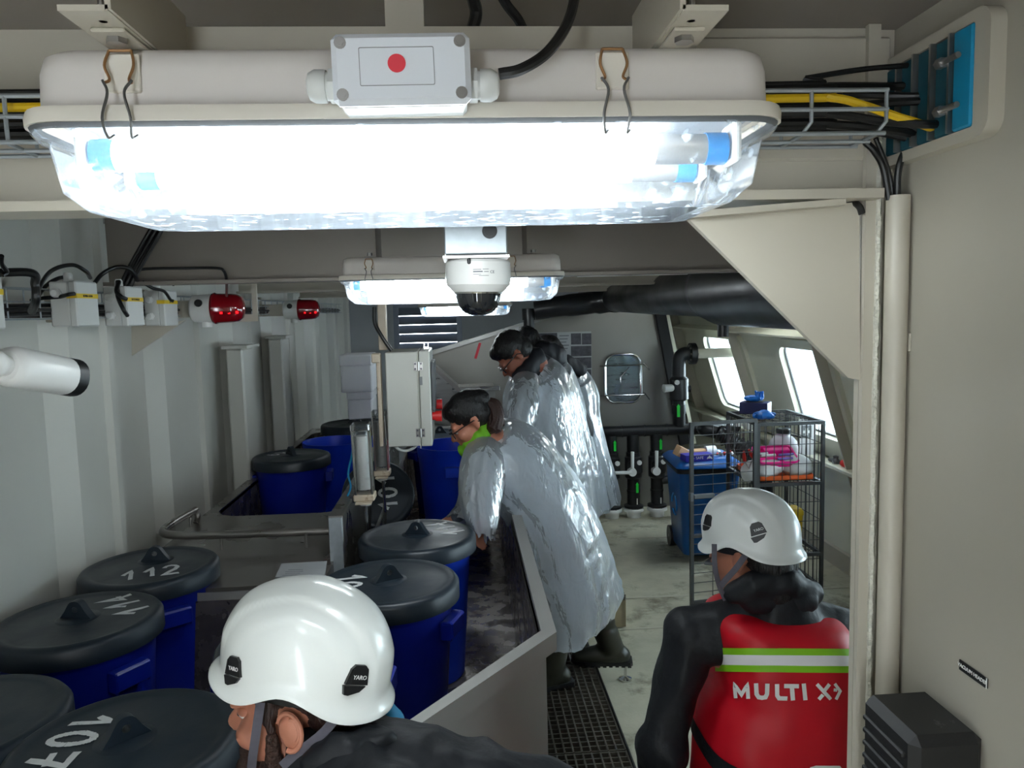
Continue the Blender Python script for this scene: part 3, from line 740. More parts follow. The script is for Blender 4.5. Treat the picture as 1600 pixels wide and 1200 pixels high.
# bullet camera
a = P(12, 572, Y=1.50); b_ = P(112, 590, Y=1.66)
ax = (b_-a).normalized(); LB = (b_-a).length
t = thing('bullet_camera', 'white bullet security camera with black front on left wall', 'camera', a)
q = ax.to_track_quat('Z', 'Y').to_matrix()
rows = []
def rr3(c, w_, h_, r_): return [c+q@Vector((x, y, 0)) for x, y in rrect(w_, h_, r_, 6)]
for f, s_ in ((-.03, .72), (0, .92), (.06, 1.0), (.84, 1.0), (.86, .99)):
    rows.append(rr3(a+ax*LB*f, .078*s_, .078*s_, .036*s_))
m = MB().grid(rows, True); m.add(rows[0], [tuple(range(len(rows[0])))[::-1]]); m.build('housing', 'plastic_white', t, angle=50)
rows = [rr3(a+ax*LB*.86, .078, .078, .035), rr3(a+ax*LB*1.02, .079, .079, .035), rr3(a+ax*LB*1.02, .068, .068, .03), rr3(a+ax*LB*.98, .066, .066, .03)]
m = MB().grid(rows, True); m.add(rows[-1], [tuple(range(len(rows[0])))]); m.build('front_hood', 'rubber_black', t, angle=50)
w_ = P(-40, 575, Y=1.60)
MB().tube(bez([a-ax*.004, a-ax*.03, a-ax*.05+Vector((-.01, .01, -.004)), Vector((-1.19, 1.62, a.z-.01))], 6), [.020]*7+[.014]*12, 14).ball(a-ax*.032, .026).build('mount_arm', 'plastic_white', t)
MB().cyl((-1.225, 1.62, a.z-.01), (-1.185, 1.62, a.z-.01), .045, seg=24).build('wall_plate', 'plastic_white', t)
# red beacons
def make_beacon():
    t = thing('warning_beacon', 'b', 'beacon')
    MB().lathe([(.0, -.085), (.046, -.085), (.053, -.078), (.058, 0), (.055, .004)], (0, 0, 0), (1, 0, 0), 28).build('base', 'plastic_white', t)
    MB().lathe([(.062, 0), (.064, .008), (.060, .016), (.058, .075), (.054, .098), (.043, .113), (.020, .121), (0, .122)], (0, 0, 0), (1, 0, 0), 28).build('red_lens', 'red_lens', t)
    MB().cyl((-.042, -.048, .022), (-.042, -.058, .022), .015, seg=16).build('blanking_cap', 'rubber_black', t)
    g = MB()
    for x in (.045, .075, .105): g.box((x, -.056+.1*(x-.045), -.018), (.010, .002, .010), b=.0008)
    g.build('lit_led', 'red_glow', t)
    m = MB().cyl((-.03, 0, -.05), (-.03, 0, -.075), .02, seg=12); m.build('gland', 'plastic_white', t)
    MB().box((-.16, 0, 0), (.15, .05, .07), b=.004).build('mount', 'cream_paint', t)
    return t
bc = make_beacon(); bc.location = P(334, 482, Y=3.2); tag(bc, 'larger near red warning beacon at end of the switch boxes', group='red beacons on left wall')
b2 = copy_tree(bc); b2.location = P(467, 484, Y=4.65); tag(b2, 'smaller far red warning beacon beyond the hanger plate')
# hanger plate beside beacon
t = thing('hanger_plate', 'cream flat bar hanger behind the large red beacon', 'bracket', P(397, 435, Y=3.3))
a, b_ = P(392, 436, Y=3.3), P(404, 502, Y=3.3)
MB().box(((a.x+b_.x)/2, 3.3, (a.z+b_.z)/2), (b_.x-a.x, .01, a.z-b_.z)).build('upright', 'cream_paint', t, smooth=False)
c_ = P(360, 502, Y=3.3)
MB().box(((c_.x+b_.x)/2, 3.3, c_.z+.012), (b_.x-c_.x, .012, .03)).build('foot', 'cream_paint', t, smooth=False)
d_ = P(350, 434, Y=3.3)
MB().box(((d_.x+b_.x)/2, 3.3, a.z+.008), (b_.x-d_.x, .06, .012)).build('head_plate', 'cream_paint', t, smooth=False)
MB().box(((d_.x+b_.x)/2, 3.3, (a.z+CEIL)/2+.008), (.03, .012, CEIL-a.z-.018)).build('stem', 'cream_paint', t, smooth=False)

# ================================================================ right wall equipment
y0, y1 = P(1547, 100, X=XR).y, P(1402, 200, X=XR).y
zt_, zb_ = P(1547, 34, X=XR).z, P(1547, 196, X=XR).z
t = thing('cable_transit', 'blue sealed cable transit frame with steel plates on upper right wall', 'cable transit', (XR, (y0+y1)/2, zb_))
FM = frame((XR-.018, (y0+y1)/2, (zt_+zb_)/2), (0, -1, 0), (0, 0, 1))
Wf, Hf = y1-y0, zt_-zb_
MB().prism(rrect(Wf+.05, Hf+.026, .02, 5), -.022, FM@Matrix.Translation((0, 0, .0)), [rrect(Wf, Hf, .003, 2)]).build('frame', 'cream_paint', t, angle=50)
nmod = 4
for k in range(nmod):
    ya = y0+.036+(Wf-.036)*k/nmod; yb2 = y0+.036+(Wf-.036)*(k+1)/nmod
    MB().box((XR-.010, (ya+yb2)/2, (zt_+zb_)/2), (.016, yb2-ya-.004, Hf-.002), b=.002).build('module_row', 'transit_teal', t)
    MB().box((XR-.014, ya, (zt_+zb_)/2), (.020, .0035, Hf-.001)).build('stay_plate', 'steel', t, smooth=False)
MB().box((XR-.012, y0+.016, (zt_+zb_)/2), (.018, .032, Hf-.002), b=.002).build('wedge', 'transit_blue', t)
for zz in (.72, .24):
    zc = zb_+Hf*zz; yc = y0+.030
    MB().cyl((XR-.028, yc-.018, zc), (XR-.028, yc+.012, zc), .0035, seg=10).cyl((XR-.028, yc+.008, zc), (XR-.028, yc+.018, zc), .0062, seg=6).cyl((XR-.028, yc+.01, zc), (XR-.008, yc+.01, zc), .004, seg=8).build('bolt', 'steel', t, smooth=False)
# wire basket behind the near lamp
t = thing('wire_basket', 'pale wire cable basket between nearest lamp and blue cable transit', 'cable tray', (.3, .90, 1.9))
xe = P(1388, 172, Y=.885).x
Yf, Yk = .885, .955
zz = [P(1300, 141, Y=Yf).z, P(1300, 171, Y=Yf).z, P(1300, 207, Y=Yf).z]
for z_, y_ in ((zz[0], Yf), (zz[1], Yf), (zz[2], Yf+.006), (zz[2]-.002, Yk-.03), (zz[2]-.002, Yk)):
    MB().cyl((-1.1, y_, z_), (xe, y_, z_), .0026, seg=6).build('wire', 'galvanised', t)
for px in (1385, 1268, 1150, 1030, 900, 700, 500, 300, 120, 8, -90):
    x_ = P(px, 172, Y=Yf).x
    MB().tube([(x_, Yf, zz[0]), (x_, Yf, zz[2]+.012), (x_-.006, Yf+.012, zz[2]), (x_-.006, Yk, zz[2]-.002), (x_-.006, Yk, zz[2]+.02)], .0024, 6).build('rung', 'galvanised', t)
def cabR(pts, r, label, **k): return cable([P(x, y, Y=yy) if yy > 0 else P(x, y, X=-yy) for x, y, yy in pts], r, label, **k)
XE = -(XR-.004)
g = 'black cables in the wire basket'
def left_end(y, z): return (-1.1, y, z)
runs = [('topmost thin black cable sweeping to the blue transit', [(1200, 132, .93), (1260, 122, .94), (1350, 108, .95), (1436, 101, XE)], .0034),
        ('flat black cable just above the white wire basket', [(1195, 139, .93), (1300, 135, .94), (1400, 135, .96), (1460, 131, XE)], .0050),
        ('black cable under the flat one ending mid transit', [(1195, 150, .94), (1320, 148, .95), (1420, 150, .93), (1462, 149, XE)], .0045),
        ('black cable behind the yellow cable at the basket end', [(1195, 166, .935), (1320, 166, .94), (1400, 160, .93), (1456, 157, XE)], .0050),
        ('stout black cable crossing below the yellow cable', [(1195, 178, .92), (1300, 178, .915), (1380, 190, .90), (1440, 194, .88), (1476, 194, XE)], .0050),
        ('lowest black cable lying on the basket floor', [(1195, 192, .93), (1300, 195, .93), (1390, 203, .92), (1440, 212, XE)], .0055),
        ('black cable tucked behind at the basket back', [(1195, 200, .945), (1330, 201, .95), (1410, 214, .95), (1440, 222, XE)], .0050)]
for lb, pts, r in runs:
    p = [P(x, y, Y=yy) if yy > 0 else P(x, y, X=-yy) for x, y, yy in pts]
    p = [Vector((-1.1, p[0].y, p[0].z-.004)), Vector((-.4, p[0].y, p[0].z-.003))]+p
    tag(MB().tube(bez(p, 8), r, 8).build('cable', 'cable_black'), lb, 'cable', g)
p = [P(x, y, Y=yy) if yy > 0 else P(x, y, X=-yy) for x, y, yy in [(1195, 154, .905), (1300, 153, .90), (1350, 165, .895), (1400, 182, .89), (1445, 196, .885), (1462, 203, XE)]]
p = [Vector((-1.1, p[0].y, p[0].z-.004)), Vector((-.4, p[0].y, p[0].z-.003))]+p
tag(MB().tube(bez(p, 8), .0050, 8).build('cable', 'cable_yellow'), 'yellow cable in the white wire basket', 'cable')
# conduit
YC = .965
ct, cb = P(1397, 306, Y=YC), P(1391, 1104, Y=YC)
t = thing('conduit_pipe', 'upright white conduit pipe on right wall next to the column', 'pipe', cb)
cxm = (ct.x+cb.x)/2
rows = [(.0145, 0), (.0145, ct.z-cb.z), (.0125, ct.z-cb.z), (.0125, ct.z-cb.z-.02), (.0, ct.z-cb.z-.02)]
MB().lathe(rows, (cxm, YC, cb.z), seg=24).build('pipe', 'cream_paint', t)
for py in (534, 1090):
    z_ = P(1420, py, Y=YC).z
    MB().box(((cxm+.013+XR)/2, YC, z_), (XR-cxm-.012, .022, .024), b=.001).build('standoff', 'cream_paint', t)
for k, (pts, lb) in enumerate(((([(1352, 222, .955), (1366, 236, .955), (1380, 262, .96), (1389, 312, YC)]), 'left black cable dropping into the white conduit'),
                               (([(1368, 216, .95), (1378, 240, .955), (1390, 275, .963), (1395, 312, YC+.004)]), 'middle black cable dropping into the white conduit'),
                               (([(1424, 222, .958), (1410, 244, .957), (1403, 272, .96), (1402, 312, YC)]), 'right black cable dropping into the white conduit from transit'))):
    cabR([*pts], .0043 if k != 1 else .003, lb, group='cables entering the conduit')
# hole edge in the web frame above the gusset, black cable in it
cable([P(1312, 318, Y=1.02), P(1328, 314, Y=1.0), P(1342, 322, Y=.985), P(1347, 334, Y=.985)], .0045, 'black cable bend poking out at the knee bracket corner')
# name plate
sy0, sy1 = P(1501, 1040, X=XR).y, P(1545, 1066, X=XR).y
zc = P(1523, 1053, X=XR).z
t = thing('name_plate', 'small black name plate with white letters on the right wall', 'sign', (XR, sy0, zc))
NM = frame((XR-.001, (sy0+sy1)/2, zc), (0, -1, 0), (0, 0, 1))
MB().prism(rrect(abs(sy0-sy1), .0125, .0004, 1), .001, NM).build('plate', 'label_black', t, smooth=False)
MB().prism([(abs(sy0-sy1)/2-.0016, -.0062), (abs(sy0-sy1)/2, -.0062), (abs(sy0-sy1)/2, .0062), (abs(sy0-sy1)/2-.0016, .0062)], .0013, NM).build('edge', 'label_white', t, smooth=False)
text('VACUUM HEADER', .0062, NM@Matrix.Translation((-.0008, 0, .0013)), 'label_white', t)
# ribbed black housing at bottom right
t = thing('ribbed_housing', 'black ribbed plastic housing with worn top at the bottom right corner', 'housing', (.505, .84, 1.0))
hc = P(1427, 1157, Y=.787); hf = P(1346, 1090, X=hc.x).y; hw_ = XR-hc.x
MB().box((hc.x+hw_/2, (.787+hf)/2, hc.z-.145), (hw_, hf-.787, .29), b=.010).build('shell', 'seat_black', t)
for k in range(16):
    MB().box((hc.x-.001, (.787+hf)/2+.002, hc.z-.027-k*.0165), (.006, hf-.787-.024, .0075), b=.002).build('rib', 'seat_black', t)
t = thing('wall_knob', 'round cream knob low on the near right wall', 'knob', P(1490, 1192, X=XR))
k0 = P(1492, 1200, X=XR)
MB().lathe([(.012, 0), (.012, .012), (.020, .016), (.021, .024), (.015, .030), (0, .032)], k0, (-1, 0, 0), 20).build('grip', 'cream_paint', t)
MB().lathe([(.024, 0), (.024, .003), (.012, .004)], k0, (-1, 0, 0), 20).build('rose', 'cream_paint', t)

# ================================================================ steel trough
ZR = .90; ZBOT = .44
outl = [Vector((.186, 1.956)), Vector((.186, 5.6)), Vector((-.375, 5.6)), Vector((-.375, 2.66)), Vector((-.375, 2.42)), Vector((-1.20, 2.42)), Vector((-1.20, .98)), Vector((-.57, .98))]
def offset(poly, d):
    n = len(poly); out = []
    for i in range(n):
        a, b, c = poly[i-1], poly[i], poly[(i+1) % n]
        e1 = (b-a).normalized(); e2 = (c-b).normalized()
        n1 = Vector((e1.y, -e1.x)); n2 = Vector((e2.y, -e2.x)); bi = (n1+n2); k = d/max(.3, (1+n1.dot(n2)))
        out.append(b+bi*k)
    return out
t = thing('steel_trough', 'long stainless steel trough on legs holding the blue barrels', 'trough', (-.2, 2.5, 0))
oi = offset(outl, -.0)           # clockwise list: right side is outside
ii = offset(outl, -.006)
def lv(pl, z): return [Vector((p.x, p.y, z)) for p in pl]
oc = outl[7:]+outl[:3]                 # the open right-hand run that carries the rim
oo, ow = (offset(outl, .040)[7:]+offset(outl, .040)[:3]), (offset(outl, .012)[7:]+offset(outl, .012)[:3])
for q_ in (oo, ow): q_[0].y = .98; q_[3].x = -.375
MB().grid([lv(oc, ZR-.05), lv(oc, ZR), lv(oo, ZR), lv(oo, ZR-.05), lv(ow, ZR-.055)]).build('rim', 'stainless_dull', t, smooth=False)
MB().grid([lv(ow, ZR-.05), lv(ow, ZBOT-.01)]).build('outer_wall', 'stainless_dull', t, smooth=False)
MB().grid([lv(outl, ZR-.02), lv(outl, ZBOT-.01)], True).build('shell', 'stainless_dull', t, smooth=False)
m = MB().grid([lv(ii, ZR-.045), lv(ii, ZBOT+.0)], True, False); bm_ = lv(ii, ZBOT); 
m.prism([(p.x, p.y) for p in ii], .01, Matrix.Translation((0, 0, ZBOT-.01))); m.build('basin', 'trough_inside', t, smooth=False)
for p in ((.13, 2.05), (.13, 3.9), (.13, 5.5), (-.30, 5.5), (-1.1, 1.05), (-.62, 1.06), (-1.1, 2.3), (-.05, 1.75)):
    MB().box((p[0], p[1], (ZBOT-.01)/2), (.06, .06, ZBOT-.012), b=.004).build('leg', 'wood' if p == (-.05, 1.75) else 'stainless', t)
for s_ in range(3):
    yy = 2.35+s_*.9
    MB().cyl((.200, yy, .80), (.206, yy, .80), .006, seg=6).build('bolt', 'steel', t, smooth=False)

# ================================================================ steel worktop with rail on the left
t = thing('steel_worktop', 'stainless worktop with cut-out basin and round edge rail along the left wall', 'worktop', (-.8, 2.5, 0))
bx0, bx1, by0, by1 = P(352, 790, Z=.88).x, P(545, 790, Z=.88).x, P(450, 803, Z=.88).y, 5.72
cxb, cyb = (bx0+bx1)/2, (by0+by1)/2
wxr = -.475
TM = Matrix.Translation((0, 0, .86))
MB().prism([(-1.16, 2.46), (wxr, 2.46), (wxr, 5.9), (-1.16, 5.9)], .02, TM, [rrect(bx1-bx0, by1-by0, .12, 6, cxb, cyb)]).build('top', 'stainless_dark', t, smooth=False)
MB().grid([[Vector((x, y, .875)) for x, y in rrect(bx1-bx0, by1-by0, .12, 6, cxb, cyb)], [Vector((x, y, .47)) for x, y in rrect(bx1-bx0, by1-by0, .12, 6, cxb, cyb)]], True).prism(rrect(bx1-bx0, by1-by0, .12, 6, cxb, cyb), .01, Matrix.Translation((0, 0, .46))).build('basin', 'trough_inside', t, smooth=False)
MB().box(((-1.16+wxr)/2, 2.47, .645), (wxr+1.16, .02, .43)).build('front_panel', 'stainless_dull', t, smooth=False)
MB().box((wxr-.01, 4.0, .645), (.02, 3.0, .43)).build('side_panel', 'stainless', t, smooth=False)
ra = [P(306, 797, Z=.935), P(285, 808, Z=.935), P(256, 828, Z=.935), P(268, 836, Z=.935), P(330, 836, Z=.935), P(420, 833, Z=.935), P(518, 829, Z=.935)]
MB().tube(bez(ra, 6), .0155, 12).build('rail', 'stainless_dark', t)
for px, py in ((478, 833), (297, 803), (345, 836)):
    p = P(px, py, Z=.935); MB().cyl((p.x, p.y, .88), (p.x, p.y, .93), .006, seg=8).build('rail_post', 'steel', t)
MB().tube(bez([P(306, 797, Z=.935), P(309, 806, Z=.915), P(308, 814, Z=.89), P(306, 818, Z=.881)], 5), .012, 10).build('rail_return', 'stainless_dark', t)
for px, y_ in ((-1.1, 2.55), (-.52, 2.55), (-1.1, 5.4), (-.52, 5.4)):
    MB().box((px, y_, .215), (.05, .05, .43)).build('leg', 'stainless', t, smooth=False)
# divider wall between worktop and trough
dvx0, dvx1 = P(514, 845, Y=2.68).x, P(537, 845, Y=2.68).x
dz = P(525, 806, Y=2.68).z
t = thing('divider_wall', 'tall steel divider box between worktop and trough below the clear cylinders', 'divider', ((dvx0+dvx1)/2, 2.7, .45))
MB().box(((dvx0+dvx1)/2, 3.5, (dz+.45)/2), (dvx1-dvx0, 1.64, dz-.45), b=.003).build('body', 'stainless_dark', t)
MB().box(((dvx0+dvx1)/2, 2.677, (dz+.45)/2), (dvx1-dvx0-.004, .006, dz-.46), b=.002).build('end_plate', 'galvanised', t)
# sheet of paper on the worktop
t = thing('paper_sheet', 'white printed paper sheet lying on the steel worktop', 'paper', P(470, 892, Z=.882))
q = [P(430, 903, Z=.8815), P(440, 881, Z=.8815), P(512, 876, Z=.8815), P(512, 905, Z=.8815), P(446, 908, Z=.8815)]
q = [P(430, 902, Z=.8815), P(440, 881, Z=.8815), P(511, 877, Z=.8815), P(508, 900, Z=.8815)]
m = MB().add(q+[p+Vector((0, 0, .0012)) for p in q], [(0, 1, 2, 3), (7, 6, 5, 4), (0, 4, 5, 1), (1, 5, 6, 2), (2, 6, 7, 3), (3, 7, 4, 0)]); m.build('sheet', 'paper_dim', t, smooth=False)
PM = frame(q[0]+Vector((0, 0, .0018)), q[3]-q[0], q[1]-q[0])
for k in range(4):
    MB().box((.01+.04, .012+k*.018, 0), (.06-.01*(k % 2), .002, .0004)).build('print_line', 'print_grey', t, off=Vector((0, 0, 0)), smooth=False)
for o in t.children:
    if o.name.startswith('print_line'): o.data.transform(Matrix.Translation(-t.location)@PM)

# ================================================================ barrels
RL = .21
def barrel_body(parent, mat, open_top=False):
    H = .50
    prof = [(.150, .0), (.155, .004), (.186, H-.06), (.188, H-.06), (.190, H-.045), (.194, H-.005), (.197, H), (.190, H), (.182, H-.05), (.152, .012), (0, .012)]
    b = MB().lathe(prof, seg=48).build('body', mat, parent, angle=40)
    for s in (0, 1):
        a = s*PI
        m = MB(); R = rotz(a)
        m.box(R@Vector((.200, 0, H-.085)), (.030, .10, .012), R, .003); m.box(R@Vector((.215, 0, H-.105)), (.010, .10, .05), R, .004)
        for d in (-.045, .045): m.box(R@Vector((.198, d, H-.108)), (.036, .009, .055), R, .003)
        m.build('handle', mat, parent)
    return b
DIG = {'1': [[(-.25, .55), (.12, 1), (.12, 0)]], '0': [arcpts(0, .5, .30, .5, 0, 360, 22)], '2': [[(-.3, .75)]+arcpts(0, .72, .3, .28, 170, -10, 9)+[(.2, .5), (-.34, 0), (.38, .02)]],
       '7': [[(-.32, .97), (.32, 1), (-.02, .0)], [(-.28, .46), (.30, .56)]], '4': [[(.1, 0), (.1, 1), (-.3, .35), (.32, .35)]], '5': [[(.3, 1), (-.22, 1), (-.26, .55)]+arcpts(0, .3, .3, .3, 100, -130, 9)], '9': [arcpts(0, .7, .27, .3, 0, 360, 16), [(.27, .7), (.1, 0)]]}
def lid_obj(parent, number=None, phi=-PI/2, size=.085, dist=.105, tab=0.0, tabpos=(0, 0)):
    prof = [(0, .012), (.10, .011), (.165, .006), (.178, .008), (.192, .012), (.203, .008), (RL, -.002), (RL+.001, -.045), (RL-.004, -.047), (RL-.008, -.004), (.19, .0), (0, .0)]
    l = MB().lathe(prof, seg=56).build('lid', 'lid_navy', parent, angle=40)
    a = tab
    bw = .055; hp = [(-bw, 0), (-.044, .004), (-.030, .022), (-.020, .038)]+arcpts(0, .034, .020, .016, 150, 30, 6)+[(.020, .038), (.030, .022), (.044, .004), (bw, 0)]
    fm = frame((tabpos[0]-math.cos(a+PI/2)*-.0, tabpos[1], .009), (math.cos(a), math.sin(a), 0), (0, 0, 1))@Matrix.Translation((0, 0, -.011))
    m = MB().prism(hp, .022, fm, [circ(.0085, 12, 0, .027)])
    m.lathe([(.062, .0), (.055, .006), (.0, .007)], (tabpos[0], tabpos[1], .006), seg=24); m.build('lid_handle', 'lid_navy', l, angle=50)
    if number:
        up = Vector((-math.cos(phi), -math.sin(phi), 0)); rd = Vector((up.y, -up.x, 0)); n = len(number); rng = random.Random(sum(map(ord, number)))
        for i, ch in enumerate(number):
            m = MB()
            for st in DIG[ch]:
                ss = stroke_strip([(x*size*.8, (y-.5)*size) for x, y in st], size*.17, 4)
                r0, r1 = [], []
                for (A, B) in ss:
                    for lst, q in ((r0, A), (r1, B)):
                        w_ = Vector((math.cos(phi), math.sin(phi), 0))*dist+rd*((i-(n-1)/2)*size*.78+q.x+rng.uniform(-.0012, .0012))+up*(q.y+rng.uniform(-.0012, .0012))
                        rr = w_.length; zz_ = np.interp(rr, [0, .10, .165, .178, .192, .203, .21], [.012, .011, .006, .008, .012, .008, -.002])
                        lst.append(Vector((w_.x, w_.y, zz_+.0012)))
                m.grid([r0, r1])
            m.build('painted_number', 'chalk_paint', l, smooth=False)
    return l
BL = []
def barrel(px, py, z, label, number=None, phi=-PI/2, mat='barrel_blue', rot=0, tab=0, lid=True, size=.085, dist=.105, scale=1.0, fixed=None, tabpos=(0, 0)):
    t = thing('barrel', label, 'barrel', group='blue lidded barrels' if lid else 'open blue barrels')
    barrel_body(t, mat)
    for ch in t.children:
        if ch.name.startswith('handle'): ch.data.transform(Matrix.Rotation(rot, 4, 'Z'))
    if lid:
        l = lid_obj(t, number, phi, size, dist, tab, tabpos); l.location = (0, 0, .503)
        for ch in l.children: pass
    p = P(px, py, Z=z+.51*scale) if fixed is None else Vector(fixed)
    t.location = (p.x, p.y, z); t.scale = (scale,)*3; BL.append((t.name, p.x, p.y)); return t
ZB = ZBOT+.001
barrel(235, 884, ZB, 'dark-lidded barrel numbered 112 beside the left wall', '112', phi=-PI/2+.35, rot=-.9, tab=.1, tabpos=(.0, .045), size=.078, dist=.085)
barrel(122, 967, ZB, 'dark-lidded barrel with upside-down numbers, left of centre by wall, in front of 112', '114', phi=.75, rot=-.55, tab=-.2, size=.085, dist=.12)
barrel(196, 1158, ZB, 'dark-lidded barrel numbered 107 at the bottom left', '107', phi=PI-.12, rot=2.0, tab=.75, size=.085, dist=.105)
barrel(-72, 1128, ZB, 'plain dark-lidded barrel cut off by left edge at the bottom', None, rot=1.0, tab=.4)
barrel(474, 1000, ZB, 'dark-lidded barrel hidden behind the white helmet of the left man', None, rot=-.1, tab=.2, mat='barrel_blue')
barrel(607, 908, ZB, 'dark-lidded barrel with a partly seen 0 just behind the left helmet', '10', phi=PI-.05, rot=-.35, tab=.5, mat='barrel_blue', size=.085, dist=.12)
barrel(652, 836, ZB, 'bright blue barrel with dark lid next to the leaning woman', '114', phi=.55, rot=1.7, tab=-.35, mat='barrel_blue_bright', size=.085, dist=.12)
barrel(455, 712, .472, 'dark lidded barrel standing in the worktop basin', '19', phi=2.6, rot=.1, tab=-.9, size=.075, mat='barrel_blue')
barrel(475, 690, .472, 'open blue barrel behind the dark one in the worktop basin', lid=False, rot=.0, mat='barrel_blue_bright', fixed=(-.80, 4.74, .0))
barrel(632, 690, ZB, 'dark blue barrel in shadow under the grey control cabinet', None, rot=.6, fixed=(-.16, 4.98, 0))
barrel(715, 655, ZB, 'open bright blue barrel beyond the cabinet in front of the woman', lid=False, rot=1.57, mat='barrel_blue_bright', fixed=(-.055, 4.30, 0), scale=1.12)
barrel(560, 680, ZB, 'blue barrel beneath the white foam boxes at far left', None, rot=.3, mat='barrel_blue_bright', fixed=(-.74, 5.24, 0), scale=1.1)
# loose lid leaning on edge, numbered 101
t = thing('loose_cover', 'loose dark lid numbered 101 leaning on edge behind the clear cylinders', 'lid')
l = lid_obj(t, '101', phi=0, size=.10, dist=.05, tab=.2, tabpos=(-.12, 0))
p = P(592, 772, Y=3.55)
t.location = p; t.rotation_euler = (math.radians(58), 0, math.radians(14)); t.scale = (.80,)*3
# ================================================================ control cabinet, cylinders, foam boxes
YCB = 3.1
a, b_ = P(601, 551, Y=YCB), P(657, 697, Y=YCB)
d0 = P(673, 620, Y=YCB).x
DY = .30
t = thing('control_cabinet', 'grey hinged control cabinet with red buttons hung beside the woman', 'cabinet', ((a.x+b_.x)/2, YCB+DY/2, b_.z))
MB().box(((a.x+b_.x)/2, YCB+DY/2, (a.z+b_.z)/2), (b_.x-a.x, DY, a.z-b_.z), b=.004).build('body', 'cabinet_paint', t)
d = MB().box(((b_.x+d0)/2+.003, YCB+DY/2, (a.z+b_.z)/2+.001), (d0-b_.x-.004, DY+.008, a.z-b_.z+.004), b=.004); d.box((b_.x+.001, YCB+DY/2, (a.z+b_.z)/2-.004), (.003, DY-.004, a.z-b_.z+.012)); d = d.build('door', 'cabinet_paint', t)
for py in (572, 676):
    p = P(660, py, Y=YCB-.002)
    m = MB().box((b_.x-.008, YCB-.003, p.z), (.016, .005, .034), b=.001).box((b_.x+.014, YCB-.005, p.z), (.014, .005, .034), b=.001).cyl((b_.x+.003, YCB-.006, p.z-.018), (b_.x+.003, YCB-.006, p.z+.018), .0045, seg=10)
    h = m.build('hinge', 'steel', t)
    m = MB()
    for dx in (-.009, .014):
        for dz in (-.010, .010): m.cyl((b_.x+dx, YCB-.005, p.z+dz), (b_.x+dx, YCB-.009, p.z+dz), .0038, seg=10)
    m.build('screw', 'strap_grey', h)
for k, (yy, dz) in enumerate(((.06, .010), (.0, .004))):
    m = MB().box((d0-.012, YCB+.05-yy*.5, a.z+.006+dz), (.022, .020, .006), b=.001).box((d0-.020, YCB+.05-yy*.5, a.z+.014+dz), (.004, .02, .02), b=.001).box((d0-.004, YCB+.05-yy*.5, a.z+.014+dz), (.004, .02, .02), b=.001)
    m.build('latch', 'chrome', t)
MB().box((d0+.009, YCB+.14, (a.z*.62+b_.z*.38)), (.014, .20, .20), b=.003).build('display', 'gasket', d)
for px, py, yy in ((684, 632, .20), (680, 650, .07)):
    p = P(px, py, Y=YCB+yy)
    MB().cyl((d0, YCB+yy, p.z), (d0+.014, YCB+yy, p.z), .017, seg=16).cyl((d0+.014, YCB+yy, p.z), (d0+.040, YCB+yy, p.z), .021, .023, seg=20).build('red_button', 'red_button', d)
p = P(663, 595, Y=YCB-.005)
MB().box((b_.x+.012, YCB-.0045, p.z), (.011, .001, .034)).build('rating_plate', 'label_grey', d, smooth=False)
MB().tube(bez([(a.x+.02, YCB+.03, b_.z+.003), (a.x+.04, YCB+.03, b_.z-.016), (a.x+.07, YCB+.04, b_.z-.024), (a.x+.10, YCB+.05, b_.z-.014), (a.x+.115, YCB+.05, b_.z+.003)], 5), .006, 8).build('bottom_cable', 'plastic_grey', t)
# hanging post for it
t = thing('cabinet_post', 'worn beige upright post with channel carrying the grey cabinet', 'post', (a.x-.02, YCB+.12, 1.2))
p0, p1 = P(590, 480, Y=3.2), P(606, 550, Y=3.2)
MB().box(((p0.x+p1.x)/2, 3.2, (a.z+.004+CEIL)/2), (p1.x-p0.x, .045, CEIL-a.z-.008), b=.003).build('tube', 'rusty_paint', t)
c0, c1 = P(586, 553, Y=YCB), P(600, 698, Y=YCB)
MB().box((c1.x-.010, YCB+.03, (c0.z+c1.z)/2), (.016, .05, c0.z-c1.z), b=.002).build('channel', 'rusty_paint', t)
MB().box(((c0.x+c1.x)/2-.006, YCB+.0, c0.z-.016), (c1.x-c0.x+.014, .05, .038), b=.004).build('bracket', 'rusty_paint', t)
cabY([(585, 480, 3.15), (586, 505, 3.14), (598, 528, 3.13), (612, 548, 3.13)], .008, 'black cable strapped along the beige cabinet post')
